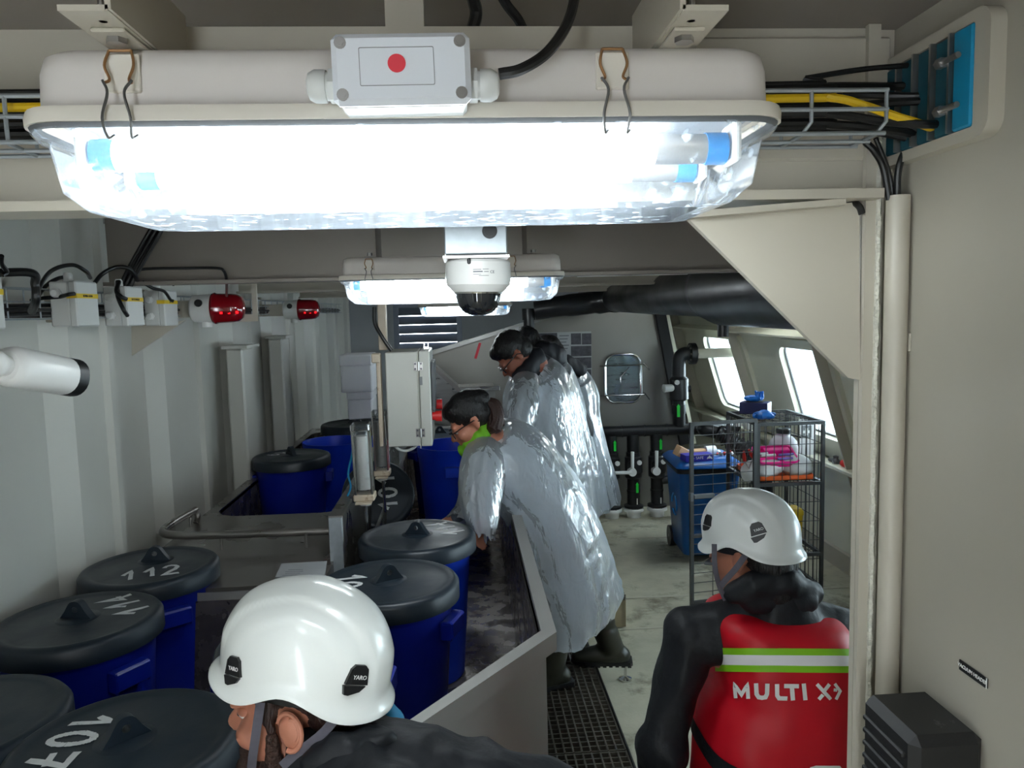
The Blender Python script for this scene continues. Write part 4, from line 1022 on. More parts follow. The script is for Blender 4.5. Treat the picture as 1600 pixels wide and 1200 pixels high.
# pneumatic cylinders
def air_cylinder(label, px0, py0, px1, py1, Y, w_px, rod_y, white):
    a, b_ = P(px0, py0, Y=Y), P(px1, py1, Y=Y); r = w_px/2*Y/1200
    t = thing('air_cylinder', label, 'cylinder', b_, group='clear pneumatic cylinders')
    ax = (a-b_).normalized(); q = ax.to_track_quat('Z', 'Y').to_matrix(); L = (a-b_).length
    def at(h, w0, hh, nm, mat, bb=.004): MB().box(b_+ax*(h+hh/2), (w0*2, w0*2, hh), q, bb).build(nm, mat, t)
    at(L-.030, r*.95, .028, 'top_head', 'acrylic'); at(.0, r*1.05, .024, 'bottom_head', 'rusty_paint')
    MB().cyl(b_+ax*.024, b_+ax*(L-.03), r*.76, seg=20, caps=False).build('barrel_tube', 'acrylic', t)
    MB().cyl(b_+ax*.04, b_+ax*(L-.05), r*.72, seg=20).build('core', 'label_white' if white else 'alu', t)
    for sx in (-1, 1):
        for sy in (-1, 1):
            o_ = q@Vector((sx*r*.8, sy*r*.8, 0)); MB().cyl(b_+o_+ax*.01, b_+o_+ax*(L-.004), .0045, seg=8).build('tie_rod', 'chrome', t)
    MB().cyl(b_-ax*.022, b_, r*.55, seg=16).build('gland_nut', 'plastic_white', t)
    rb = P(px1+4, rod_y, Y=Y); MB().cyl(rb, b_-ax*.01, .0065, seg=12).build('rod', 'chrome', t)
    MB().box(b_-ax*.002, (r*3.6, r*1.6, .006), q, .001).build('mount_plate', 'rusty_paint', t)
    return t
air_cylinder('front clear pneumatic cylinder with white core standing on the steel divider', 563, 660, 571, 780, 2.86, 31, 850, True)
air_cylinder('rear slimmer pneumatic cylinder tucked under the cabinet post', 592, 640, 598, 742, 3.25, 24, 800, False)
p = [P(549, 715, Y=2.95), P(544, 740, Y=2.96), P(548, 760, Y=2.95)]
tag(MB().tube(bez([P(553, 690, Y=2.93), *p, P(543, 775, Y=2.95)], 6), .004, 8).build('air_hose', 'teal_cloth'), 'thin teal air hose beside the front clear cylinder', 'hose')
# foam boxes on the far barrel
def foam(px0, px1, py0, py1, Y, label, d=.30):
    a, b_ = P(px0, py0, Y=Y), P(px1, py1, Y=Y); w_ = b_.x-a.x; h = a.z-b_.z
    t = thing('foam_box', label, 'box', ((a.x+b_.x)/2, Y+d/2, b_.z), group='white foam boxes')
    MB().box(((a.x+b_.x)/2, Y+d/2, b_.z+h*.36), (w_*.95, d*.95, h*.72), b=.008).build('body', 'foam_white', t)
    MB().box(((a.x+b_.x)/2, Y+d/2, b_.z+h*.85), (w_, d, h*.29), b=.008).build('lid', 'foam_white', t); return t
f1 = foam(541, 583, 613, 655, 5.08, 'lower white foam box on the far blue barrel'); zf = 1.012
f2 = foam(529, 583, 555, 613, 5.06, 'upper white foam box on top of the stack at far left')
for o in (f1, f2): pass
# ================================================================ far end: louvre, hopper, hatch, notices
t = thing('louvre_vent', 'grey louvre vent with bright gaps in the dark far wall', 'vent', ((lv0.x+lv1.x)/2, 8.62, lv1.z))
cx, cz, ww, hh = (lv0.x+lv1.x)/2, (lv0.z+lv1.z)/2, lv1.x-lv0.x, lv0.z-lv1.z
MB().prism(rrect(ww+.10, hh+.10, .006, 1, cx, cz), -.03, frame((0, 8.615, 0), (1, 0, 0), (0, 0, 1)), [rrect(ww-.02, hh-.02, .004, 1, cx, cz)]).build('frame', 'louvre_grey', t, smooth=False)
ns = 5
for k in range(ns):
    z = cz-hh/2+hh*(k+.5)/ns
    MB().box((cx, 8.64, z), (ww-.012, .012, hh/ns*.94), Matrix.Rotation(math.radians(-12), 3, 'X')).build('slat', 'louvre_grey', t, smooth=False)
t = thing('steel_hopper', 'stainless hopper with lipped edge behind the women and men at the trough', 'hopper', P(730, 640, Y=5.75))
t['label'] = 'stainless hopper with lipped edge below the sloping partition top'
hp = [P(676, 572, Y=5.8), P(716, 608, Y=5.8), P(774, 606, Y=5.8), P(774, 700, Y=5.8), P(676, 700, Y=5.8)]
m = MB().add(hp+[p+Vector((0, .4, 0)) for p in hp], [(0, 1, 2, 3, 4), (9, 8, 7, 6, 5)]+[(i, i+5, (i+1) % 5+5, (i+1) % 5) for i in range(5)]); m.build('body', 'stainless', t, smooth=False)
MB().box((P(744, 608, Y=5.76).x, 5.79, P(744, 608, Y=5.76).z), (.36, .05, .035), b=.004).build('lip', 'stainless', t)
bar(MB(), P(674, 570, Y=5.77), P(720, 612, Y=5.77), .03, .03).build('edge_bar', 'stainless_dark', t, smooth=False)
for dx in (-.2, .15): MB().box((P(725, 640, Y=5.9).x+dx, 5.9, .38), (.05, .05, .76)).build('leg', 'stainless_dark', t, smooth=False)
# paint smear on the partition
sm = MB()
p0, p1 = P(751, 536, Y=6.492), P(742, 560, Y=6.492)
sm.box((p0+p1)/2, (.022, .004, (p0-p1).length), Matrix.Rotation(.32, 3, 'Y'), .001)
tag(sm.build('paint_smear', 'red_spot'), 'pale red paint streak on the stainless partition left of the men', 'paint mark')
t = thing('inspection_hatch', 'round-cornered inspection hatch with chrome rails on stainless partition', 'hatch', P(972, 592, Y=6.47))
HF = frame(P(973, 591, Y=6.485), (1, 0, 0), (0, 0, 1)); k_ = 6.48/1200
MB().tube([HF@Vector((x, y, .02)) for x, y in rrect(56*k_, 76*k_, 15*k_, 5)], .011, 10, True).build('frame', 'chrome', t)
MB().prism(rrect(54*k_, 74*k_, 14*k_, 5), .012, HF).build('pane', 'pane_glass', t)
MB().prism(rrect(48*k_, 68*k_, 12*k_, 5), .003, HF@Matrix.Translation((0, 0, -.004))).build('backing', 'stainless', t)
for dx in (-31, 29): MB().tube([HF@Vector((dx*k_, -26*k_, .04)), HF@Vector((dx*k_, 22*k_, .04))], .006, 8).build('rail', 'chrome', t)
for dy in (21, -26):
    b2_ = MB().tube([HF@Vector((-38*k_, dy*k_, .045)), HF@Vector((36*k_, dy*k_, .045))], .006, 8).build('cross_bar', 'chrome', t)
    MB().tube([HF@Vector((32*k_, (dy+3)*k_, .05)), HF@Vector((40*k_, (dy-8)*k_, .06))], .005, 8).build('latch', 'chrome', b2_)
m = MB().tube([HF@Vector((-4*k_, -8*k_, .016)), HF@Vector((-4*k_, 2*k_, .016)), HF@Vector((10*k_, 18*k_, .016))], .004, 6); m.build('stay', 'chrome', t)
t = thing('notice_sheet', 'notice sheet of dark photographs stuck on the partition behind the men', 'poster', P(881, 560, Y=6.494))
Y_ = 6.4955
def rectY(px0, py0, px1, py1, Y, d):
    a, b_ = P(px0, py0, Y=Y), P(px1, py1, Y=Y); return MB().box(((a.x+b_.x)/2, Y, (a.z+b_.z)/2), (b_.x-a.x, d, a.z-b_.z))
rectY(838, 520, 925, 602, Y_, .004).build('sheet', 'paper_dim', t, smooth=False)
for q in ((840, 521, 871, 545), (840, 548, 871, 570), (892, 521, 908, 538), (909, 521, 924, 538), (892, 541, 924, 556), (892, 559, 924, 575), (892, 578, 924, 600)):
    rectY(*q, Y_-.003, .002).build('photo', 'photo_print', t, smooth=False)
for k in range(7): rectY(874, 524+k*5, 889-(k % 3)*2, 525.2+k*5, Y_-.003, .001).build('print_line', 'print_grey', t, smooth=False)
# ================================================================ pipes
YP = 6.2
kp = YP/1200
def pz(py, px=1000): return P(px, py, Y=YP).z
def px_(x): return P(x, 700, Y=YP).x
zh = pz(673)
t = thing('header_pipe', 'black horizontal header pipe along the foot of the stainless partition', 'pipe', (px_(1000), YP, zh))
MB().cyl((px_(890), YP, zh), (px_(1150), YP, zh-.0), .046, seg=24).build('pipe', 'pipe_black', t)
for x in (938, 972, 1007, 1042, 1085): MB().cyl((px_(x)-.006, YP, zh), (px_(x)+.006, YP, zh), .050, seg=24).build('joint', 'pipe_black', t)
for dx in (900, 1140): MB().box((px_(dx), YP+.12, zh), (.03, .26, .03)).build('bracket', 'steel', t, smooth=False)
def arrow(parent, x, y, z, up=1, mat='lime_arrow', s=1.0):
    MB().prism([(-.010*s, -.04*s), (.010*s, -.04*s), (.010*s, .028*s), (.014*s, .028*s), (0, .05*s), (-.014*s, .028*s), (-.010*s, .028*s)], .004, frame((x, y, z), (1, 0, 0), (0, 0, up))).build('flow_arrow', mat, parent, smooth=False)
pmat('lime_arrow', (.10, .85, .25), .5)
def make_valve(px, label, lever, upper_arrow, lower_arrow):
    x = px_(px); t = thing('ball_valve', label, 'valve', (x, YP, 0), group='valve standpipes on the partition')
    MB().cyl((x, YP, zh-.03), (x, YP, pz(712)), .050, seg=24).cyl((x, YP, pz(712)), (x, YP, pz(706)), .058, seg=24).build('upper_pipe', 'pipe_black', t)
    MB().lathe([(.055, pz(747)), (.070, pz(744)), (.070, pz(714)), (.055, pz(711))], (x, YP, 0), seg=24).box((x, YP-.03, (pz(728))), (.12, .10, .10), b=.01).build('valve_body', 'pipe_black', t)
    MB().cyl((x, YP, .10), (x, YP, pz(745)), .051, seg=24).cyl((x, YP, pz(766)-.008), (x, YP, pz(766)+.008), .055, seg=24).build('lower_pipe', 'pipe_black', t)
    MB().lathe([(.055, .11), (.080, .10), (.082, .085), (.06, .075)], (x, YP, 0), seg=24).build('collar', 'pipe_black', t)
    f = MB().lathe([(.078, .078), (.084, .070), (.084, .052), (.062, .048), (.055, 0), (.060, 0)], (x, YP, 0), seg=24).build('flange', 'plastic_white', t)
    for k in range(6): MB().cyl((x+.072*math.cos(k), YP+.072*math.sin(k), .05), (x+.072*math.cos(k), YP+.072*math.sin(k), .092), .007, seg=6).build('bolt', 'steel', f, smooth=False)
    hx = x-.030; yv = YP-.085
    h = MB().cyl((hx, yv+.02, pz(733)), (hx, yv-.035, pz(733)), .036, .033, seg=20)
    d = Vector((0, 0, 1)) if lever == 'up' else Vector((1, 0, 0))
    h.tube([Vector((hx, yv-.02, pz(733)))+d*.01, Vector((hx, yv-.028, pz(733)))+d*.085, Vector((hx, yv-.03, pz(733)))+d*.17], [.014, .014, .015], 8); h.build('lever', 'plastic_white', t)
    MB().cyl((x+.035, YP-.07, pz(720)), (x+.035, YP-.084, pz(720)), .020, seg=18).cyl((x+.035, YP-.084, pz(720)), (x+.035, YP-.086, pz(720)), .011, seg=12).build('dial', 'plastic_white', t)
    if upper_arrow: arrow(t, x+.02, YP-.056, pz(694))
    if lower_arrow: arrow(t, x+.02, YP-.056, pz(760))
    MB().box((x+.02, YP-.052, pz(781)), (.008, .006, .05)).build('sticker', 'label_white', t, smooth=False)
make_valve(955, 'left black valve standpipe half hidden by the clear ponchos', 'right', True, False)
make_valve(989, 'middle black valve standpipe with white lever and green arrow low down', 'up', False, True)
make_valve(1026, 'right black valve standpipe beside the blue wheelie bin', 'up', True, False)
x = px_(1026); MB_ = MB().tube(bez([(x+.03, YP, .30), (x+.10, YP-.01, .305), (x+.17, YP-.01, .29), (x+.24, YP, .26), (x+.26, YP+.05, .20), (x+.26, YP+.08, .0)], 6), .036, 14).build('drain_elbow', 'pipe_black')
tag(MB_, 'black drain pipe bend behind the blue wheelie bin', 'pipe')
# upper branch valve with elbow to the hull
x = px_(1061)
t = thing('branch_valve', 'upright black valve with elbow bolted to hull above the header pipe', 'valve', (x, YP, zh))
MB().cyl((x, YP, zh+.03), (x, YP, pz(627)), .050, seg=24).cyl((x, YP, pz(648)), (x, YP, pz(634)), .056, seg=24).build('lower_pipe', 'pipe_black', t)
MB().lathe([(.05, pz(628)), (.078, pz(625)), (.078, pz(594)), (.055, pz(590))], (x, YP, 0), seg=24).cyl((x, YP, pz(610)), (x+.095, YP, pz(610)), .03, seg=14).build('valve_body', 'pipe_black', t)
zc = pz(555)
MB().tube(bez([(x, YP, pz(592)), (x, YP, pz(572)), (x+.012, YP, pz(560)), (x+.045, YP, zc), (px_(1076), YP, zc)], 6), .056, 20).build('elbow', 'pipe_black', t)
xf = px_(1080)
f = MB().cyl((xf-.012, YP, zc), (xf+.035, YP, zc), .088, seg=24).build('flange', 'pipe_black', t)
for k in range(8): MB().cyl((xf-.022, YP+.066*math.cos(k*PI/4), zc+.066*math.sin(k*PI/4)), (xf+.045, YP+.066*math.cos(k*PI/4), zc+.066*math.sin(k*PI/4)), .009, seg=6).build('bolt', 'steel', f, smooth=False)
MB().cyl((xf+.035, YP, zc), (2.24, YP, zc), .04, seg=14).build('stub', 'window_paint', t)
MB().cyl((x-.06, YP-.03, pz(607)), (x-.14, YP-.05, pz(607)), .030, .034, seg=14).build('handle', 'plastic_white', t)
MB().cyl((x-.035, YP-.06, pz(598)), (x-.035, YP-.080, pz(598)), .020, seg=16).build('dial', 'plastic_white', t)
arrow(t, x-.02, YP-.055, pz(643), s=1.2)
# black duct under the ceiling and the upright pipe at its end
D0, D1, D2 = P(1120, 452, Y=3.5), P(960, 466, Y=6.0), P(836, 484, Y=6.1)
t = thing('black_duct', 'fat black duct slanting under the ceiling behind the knee bracket', 'duct', D0)
MB().tube([D0, D0.lerp(D1, .5), D1], [.128, .120, .105], 28).build('main_pipe', 'duct_black', t)
dd = (D0-D1).normalized()
MB().tube([D0-dd*.06, D0-dd*.05, D0+dd*.0, D0+dd*.03, D0+dd*.05, D0+dd*.12, D0+dd*.13, D0+dd*1.1], [.128, .142, .142, .152, .152, .152, .165, .165], 28).build('coupling', 'duct_black', t)
MB().tube([D1+dd*.04, D1+dd*.0], [.113, .113], 24).build('band', 'rubber_black', t)
MB().tube(bez([D1-dd*.0, D1.lerp(D2, .3)+Vector((0, .05, -.01)), D1.lerp(D2, .7), D2], 6), [.100]*5+[.088]*6+[.082]*8, 20).build('reducer', 'duct_black', t)
e = D0+dd*.0+Vector((.03, 0, -.15)); MB().cyl(e, e+Vector((0, 0, -.07)), .026, seg=14).build('drain', 'duct_black', t)
for f_ in (.25, .8):
    p = D0.lerp(D1, f_); MB().box((p.x, p.y, (p.z+CEIL)/2), (.03, .02, CEIL-p.z-.004)).build('hanger', 'steel', t, smooth=False)
t = thing('upright_pipe', 'upright black pipe above the heads of the men', 'pipe', P(826, 520, Y=6.1))
a = P(826, 490, Y=6.1)
MB().cyl((a.x, 6.1, .9), (a.x, 6.1, a.z+.02), .042, seg=20).cyl((a.x, 6.1, a.z-.05), (a.x, 6.1, a.z+.04), .053, seg=20).build('pipe', 'pipe_black', t)
MB().box((a.x, 6.32, 1.0), (.04, .42, .04)).build('bracket', 'steel', t, smooth=False)
# ceiling conduits beyond the beams
for k, (x0, x1, py, y_, lb) in enumerate(((.55, 2.0, 428, 3.6, 'thin pale conduit across the ceiling beyond the second beam'),)):
    z_ = P(980, py, Y=y_).z
    t = thing('ceiling_conduit', lb, 'conduit', (1.2, y_, z_)); MB().cyl((x0, y_, z_), (x1, y_, z_), .010, seg=10).build('tube', 'plastic_white', t)
    for xx in (x0+.1, x1-.1): MB().box((xx, y_, (z_+CEIL)/2), (.02, .02, CEIL-z_-.004)).build('clip', 'steel', t, smooth=False)

# ================================================================ grating walkway
t = thing('grating_walkway', 'grey grating walkway of square mesh panels along the trough', 'walkway', (.385, 2.6, 0))
wx0, wx1, ZG = .232, .562, .12
ys = [1.45, P(905, 1176, Z=ZG).y, P(905, 1038, Z=ZG).y, 3.98]
for k in range(3):
    ya, yb2 = ys[k]+.004, ys[k+1]-.004; m = MB()
    for i in range(11):
        x_ = wx0+.004+(wx1-wx0-.008)*i/10; m.box((x_, (ya+yb2)/2, ZG-.014), (.006, yb2-ya, .028))
    n = int((yb2-ya)/.032)
    for j in range(n+1): m.box(((wx0+wx1)/2, ya+.003+(yb2-ya-.006)*j/n, ZG-.013), (wx1-wx0, .005, .022))
    g_ = m.build('mesh_panel', 'grating', t, smooth=False); g_['kind'] = 'stuff'
for x_ in (wx0-.005, wx1+.005): MB().box((x_, (ys[0]+ys[3])/2, ZG-.018), (.006, ys[3]-ys[0], .044)).build('edge_bar', 'rubber_black', t, smooth=False)
for y_ in (1.6, 2.4, 3.2, 3.9):
    for x_ in (wx0+.03, wx1-.03): MB().box((x_, y_, .045), (.03, .03, .09)).build('foot', 'steel', t, smooth=False)
lf = P(977, 1062, Z=0)
MB().lathe([(.030, 0), (.030, .008), (.012, .016), (.007, .018), (.007, .075), (.014, .078), (.014, .092), (.007, .095)], (lf.x, lf.y, 0), seg=20).build('levelling_foot', 'chrome', t)
MB().box(((lf.x+wx1)/2, lf.y, .088), (lf.x-wx1+.02, .03, .012)).build('foot_arm', 'steel', t, smooth=False)
t = thing('step_platform', 'second raised platform with grating top behind the rubber boots', 'platform', (.70, 4.4, 0))
sx0, sx1, sy0_, sy1_ = .34, P(981, 935, Z=.19).x, P(905, 935, Z=.19).y+.02, 5.65
m = MB().box(((sx0+sx1)/2, sy0_+.01, .085), (sx1-sx0, .02, .15)); m.box((sx1-.01, (sy0_+sy1_)/2, .085), (.02, sy1_-sy0_, .15)); m.box((sx0+.01, (sy0_+sy1_)/2, .085), (.02, sy1_-sy0_, .15)); m.build('side_boards', 'wood', t, smooth=False)
m = MB()
for i in range(int((sx1-sx0)/.032)+1): m.box((sx0+.005+i*.032, (sy0_+sy1_)/2, .178), (.006, sy1_-sy0_, .026))
for j in range(int((sy1_-sy0_)/.034)+1): m.box(((sx0+sx1)/2, sy0_+.004+j*.034, .179), (sx1-sx0, .006, .022))
g_ = m.build('mesh_panel', 'grating', t, smooth=False); g_['kind'] = 'stuff'

# ================================================================ wheelie bin
def make_bin():
    t = thing('wheelie_bin', 'blue wheelie bin behind the open cage door', 'bin')
    def rg(w_, d_, z, r=.04): return [Vector((x, y, z)) for x, y in rrect(w_, d_, r, 4)]
    m = MB().grid([rg(.33, .38, .05), rg(.34, .39, .06), rg(.405, .47, .60), rg(.405, .47, .63), rg(.43, .50, .632), rg(.43, .50, .655), rg(.38, .45, .655), rg(.33, .38, .08)], True); m.add(rg(.33, .38, .05), [tuple(range(20))[::-1]]); m.build('body', 'wheelie_blue', t, angle=50)
    MB().grid([rg(.445, .52, .628), rg(.45, .525, .635), rg(.45, .525, .652), rg(.44, .51, .656)], True).build('rim', 'rubber_black', t, angle=50)
    rows = [rg(.45, .53, .660, .05), rg(.46, .54, .664, .05), rg(.45, .53, .675, .05), rg(.40, .47, .700, .05), rg(.30, .36, .712, .04)]
    m = MB().grid(rows, True); m.add(rows[-1], [tuple(range(20))]); m.build('lid', 'wheelie_blue', t, angle=40)
    for s in (-1, 1):
        w_ = MB().cyl((s*.14, .20, .075), (s*.19, .20, .075), .075, seg=24).build('wheel', 'rubber_black', t)
    MB().cyl((-.19, .20, .075), (.19, .20, .075), .012, seg=10).build('axle', 'steel', t)
    MB().tube([(-.15, .25, .64), (-.15, .30, .655), (.15, .30, .655), (.15, .25, .64)], .014, 10).build('handle_bar', 'rubber_black', t)
    m = MB()
    for k in range(3):
        a0 = k*120
        pts = [(-.1895+.002*0-.0, .075*math.cos(math.radians(a0+q*9)), .36+.075*math.sin(math.radians(a0+q*9))) for q in range(10)]
        m.tube([(p[0]-.0035*((p[2]-.33)/.3)*3-.0, p[1], p[2]) for p in pts], .006, 6)
    m.build('emblem', 'cap_blue', t)
    return t
bn = make_bin()
bp = P(1108, 882, Z=0); bn.location = (1.645, bp.y+.24, 0); bn.rotation_euler = (0, 0, -.06)
BX, BY = bn.location.x, bn.location.y; ZL = .700
t = thing('glove_carton', 'flat blue carton lettered SAFE lying on the wheelie bin lid', 'carton', (BX-.10, BY-.19, ZL))
a_ = -.12; R_ = rotz(.10)
cc = Vector((BX-.085, BY-.17, ZL+.026))
MB().box(cc, (.20, .10, .045), R_, .002).build('body', 'carton_blue', t)
FMc = frame(cc+R_@Vector((0, -.0505, .002)), R_@Vector((1, 0, 0)), (0, 0, 1))
text('C - SAFE', .026, FMc@Matrix.Translation((-.022, 0, .0006)), 'label_white', t)
MB().prism([(-.020, -.010), (-.012, -.010), (-.006, -.004), (0, -.008), (.006, -.004), (.012, -.010), (.020, -.010), (.014, .004), (.006, .006), (0, .016), (-.006, .006), (-.014, .004)], .001, FMc@Matrix.Translation((.068, 0, 0))).build('emblem', 'label_white', t, smooth=False)
t = thing('cardboard_flap', 'torn brown cardboard piece on the left of the wheelie bin lid', 'cardboard', (BX-.17, BY-.05, ZL))
MB().box((BX-.165, BY-.10, ZL+.045), (.10, .06, .07), Matrix.Rotation(.5, 3, 'Y')@rotz(.3), .002).build('piece', 'cardboard', t, smooth=False)
MB().box((BX-.05, BY-.09, ZL+.040), (.11, .05, .05), rotz(.1), .01).build('fold', 'cardboard', t)
t = thing('paper_roll', 'small white paper roll on the wheelie bin lid', 'roll', (BX, BY-.08, ZL))
MB().cyl((BX+.0, BY-.085, ZL+.050), (BX+.07, BY-.075, ZL+.050), .032, seg=20).build('roll', 'paper', t); MB().cyl((BX-.001, BY-.085, ZL+.050), (BX+.071, BY-.075, ZL+.050), .012, seg=14).build('core', 'cardboard', t)
t = thing('litter_pile', 'small heap of red and white wrappers at back of the bin lid', 'wrappers', (BX+.12, BY-.02, ZL))
rng = random.Random(4)
for k in range(9):
    MB().ball((BX+.085+.015*k+rng.uniform(-.01, .01), BY-.06+rng.uniform(-.03, .03), ZL+.022+rng.uniform(-.004, .016)), (.016, .014, .010), 7, 5, Matrix.Rotation(rng.uniform(0, 3), 3, (rng.random(), rng.random(), 1))).build('wrapper', ('red_plastic', 'paper', 'gasket')[k % 3], t, smooth=False)
# ribbed hose behind
t = thing('spiral_hose', 'black ribbed suction hose behind the cage door', 'hose', P(1150, 690, Y=5.75))
a, b_ = P(1122, 676, Y=5.75), P(1186, 716, Y=5.6)
ax = (b_-a); L = ax.length; ax.normalize(); u = ax.orthogonal().normalized(); v = ax.cross(u)
pts = [a+ax*(L*i/200)+(u*math.cos(i/200*2*PI*8)+v*math.sin(i/200*2*PI*8))*.062 for i in range(201)]
MB().tube(pts, .013, 8).build('coil', 'pipe_black', t); MB().cyl(a, b_, .055, seg=18).build('liner', 'rubber_black', t)
MB().tube(bez([b_, b_+Vector((.03, -.05, -.20)), b_+Vector((.02, -.05, -.5)), (b_.x+.03, b_.y, .02)], 6), .055, 14).build('tail', 'rubber_black', t)
MB().tube(bez([a, a+Vector((-.08, .1, .02)), (px_(1148), YP, zh)], 6), .05, 14).build('neck', 'rubber_black', t)

# ================================================================ wire cage
YF = 4.30
ZT = P(1235, 659, Y=YF).z
xa, xb = P(1184, 750, Y=YF).x, P(1285, 750, Y=YF).x
YB = YF+.50
T_ = .020
t = thing('wire_cage', 'dark grey wire cage with shelves by the windows, door open', 'cage', ((xa+xb)/2, YF+.25, 0))
for x_ in (xa, xb):
    for y_ in (YF, YB): MB().box((x_, y_, ZT/2), (T_, T_, ZT), b=.001).build('post', 'cage_grey', t, smooth=False)
zs = P(1235, 756, Y=YF).z; zs2 = P(1260, 866, Y=YF).z
for z_ in (.06, zs2, zs, ZT-.01):
    for y_ in (YF, YB): MB().box(((xa+xb)/2, y_, z_), (xb-xa-T_, T_, T_)).build('rail', 'cage_grey', t, smooth=False)
    for x_ in (xa, xb): MB().box((x_, (YF+YB)/2, z_), (T_, YB-YF-T_, T_)).build('rail', 'cage_grey', t, smooth=False)
def wires(n, f, nm='wire'):
    for i in range(n): p0, p1 = f(i); MB().cyl(p0, p1, .0024, seg=5, caps=False).build(nm, 'cage_grey', t, smooth=True)
nx = 7
for y_ in (YF, YB): wires(nx, lambda i: ((xa+(xb-xa)*(i+1)/(nx+1), y_, .07), (xa+(xb-xa)*(i+1)/(nx+1), y_, ZT-.02)))
for y_ in (YF+.003, YB): wires(7, lambda i: ((xa, y_, ZT-.02-.115*(i+1)), (xb, y_, ZT-.02-.115*(i+1))))
for x_ in (xa, xb): wires(8, lambda i: ((x_, YF+(YB-YF)*(i+1)/9, .07), (x_, YF+(YB-YF)*(i+1)/9, ZT-.02)))
wires(7, lambda i: ((xb, YF, ZT-.02-.115*(i+1)), (xb, YB, ZT-.02-.115*(i+1))))
wires(8, lambda i: ((xa, YF+(YB-YF)*(i+1)/9, ZT-.004), (xb, YF+(YB-YF)*(i+1)/9, ZT-.004)))
wires(5, lambda i: ((xa+(xb-xa)*(i+1)/6, YF, ZT-.006), (xa+(xb-xa)*(i+1)/6, YB, ZT-.006)))
for z_ in (zs, zs2): wires(7, lambda i: ((xa, YF+(YB-YF)*(i+1)/8, z_+.006), (xb, YF+(YB-YF)*(i+1)/8, z_+.006)))
# open door
dl = P(1081, 950, Z=0); dl = Vector((dl.x, dl.y, 0)); dr = Vector((xa-.022, YF-.012, 0)); du = (dr-dl).normalized(); DL = (dr-dl).length
zt0 = P(1080, 660, Y=dl.y).z
dt = MB()
RD = Matrix((du, Vector((-du.y, du.x, 0)), Vector((0, 0, 1)))).transposed()
for s_ in (.0, DL): dt.box(dl+du*s_+Vector((0, 0, (zt0+.012)/2)), (.020, .018, zt0-.012), RD)
for z_ in (.03, zt0-.01): dt.box(dl+du*DL/2+Vector((0, 0, z_)), (DL, .018, .020), RD)
door = dt.build('door', 'cage_grey', t, smooth=False)
nv, nh = 2, 17
for i in range(nv): q = dl+du*DL*(i+1)/(nv+1); MB().cyl(q+Vector((0, 0, .03)), q+Vector((0, 0, zt0-.02)), .0024, seg=5, caps=False).build('wire', 'cage_grey', door)
for i in range(nh): z_ = zt0-.02-.0575*(i+1); MB().cyl(dl+Vector((0, 0, z_)), dr+Vector((0, 0, z_)), .0024, seg=5, caps=False).build('wire', 'cage_grey', door) if z_ > .05 else None
zl = P(1095, 775, Y=dl.y).z
MB().box(dl+du*.07+Vector((0, -.016, zl)), (.13, .022, .026), RD, .004).box(dl+du*.0+Vector((-.006, -.01, zl)), (.022, .03, .05), RD, .003).build('door_latch', 'gasket', door)
MB().box(dl+du*.06+Vector((0, -.006, P(1095, 838, Y=dl.y).z)), (.11, .008, .014), RD).build('door_stay', 'cage_grey', door, smooth=False)

# things in the cage
t = thing('orange_tray', 'shallow orange tray on the upper cage shelf', 'tray', ((xa+xb)/2, YF+.23, zs+.012))
MB().prism(rrect(xb-xa-.05, .40, .03, 4), .004, Matrix.Translation(((xa+xb)/2, YF+.24, zs+.012))).build('base', 'orange', t)
MB().prism(rrect(xb-xa-.05, .40, .03, 4), .028, Matrix.Translation(((xa+xb)/2, YF+.24, zs+.012)), [rrect(xb-xa-.06, .39, .028, 4)]).build('wall', 'orange', t)
def lump(c, r, seed, seg=20, ring=14, amp=.25, fr=9):
    m = MB().ball(c, r, seg, ring)
    c = Vector(c)
    for v_ in m.v:
        d = (v_-c); k = 1+amp*noise.noise(d*fr+Vector((seed, seed*1.7, 0)))+.10*noise.noise(d*fr*3+Vector((0, seed, 3))); v_[:] = c+d*k
        v_.z = max(v_.z, c.z-r[2]*.86)
    return m
zt1 = zs+.017
for k, (fx, fy, r, lb) in enumerate(((.27, .14, (.105, .11, .060), 'left white plastic bag below the pink tray'), (.72, .14, (.105, .11, .066), 'right bulging white plastic bag below the pink tray'))):
    c = (xa+(xb-xa)*fx, YF+fy, zt1+r[2]*.88)
    o = lump(c, r, k+1).build('plastic_bag', 'bag_white', None, off=Vector((c[0], c[1], zt1))); o.location = (c[0], c[1], zt1); tag(o, lb, 'bag', 'white bags in the cage')
c = (xa+(xb-xa)*.10-.12, YF+.22, 0)
# jug
jx, jy = P(1224, 690, Y=YF+.38).x, YF+.38
zj = P(1224, 672, Y=jy).z
t = thing('white_jug', 'white plastic jug with black screw cap at the cage back', 'jug', (jx, jy, zt1))
MB().lathe([(.0, zt1), (.085, zt1), (.090, zt1+.01), (.090, zj-.10), (.082, zj-.07), (.050, zj-.035), (.040, zj-.028), (.040, zj-.012), (0, zj-.012)], (jx, jy, 0), seg=28).build('body', 'jug_white', t)
MB().lathe([(.0, zj+.012), (.040, zj+.012), (.045, zj+.006), (.045, zj-.018), (.040, zj-.020)], (jx, jy, 0), seg=24).build('cap', 'rubber_black', t)
MB().tube(bez([(jx+.04, jy-.02, zj-.03), (jx+.07, jy-.03, zj-.035), (jx+.10, jy-.03, zj-.045)], 5), .006, 8).build('cap_strap', 'rubber_black', t)
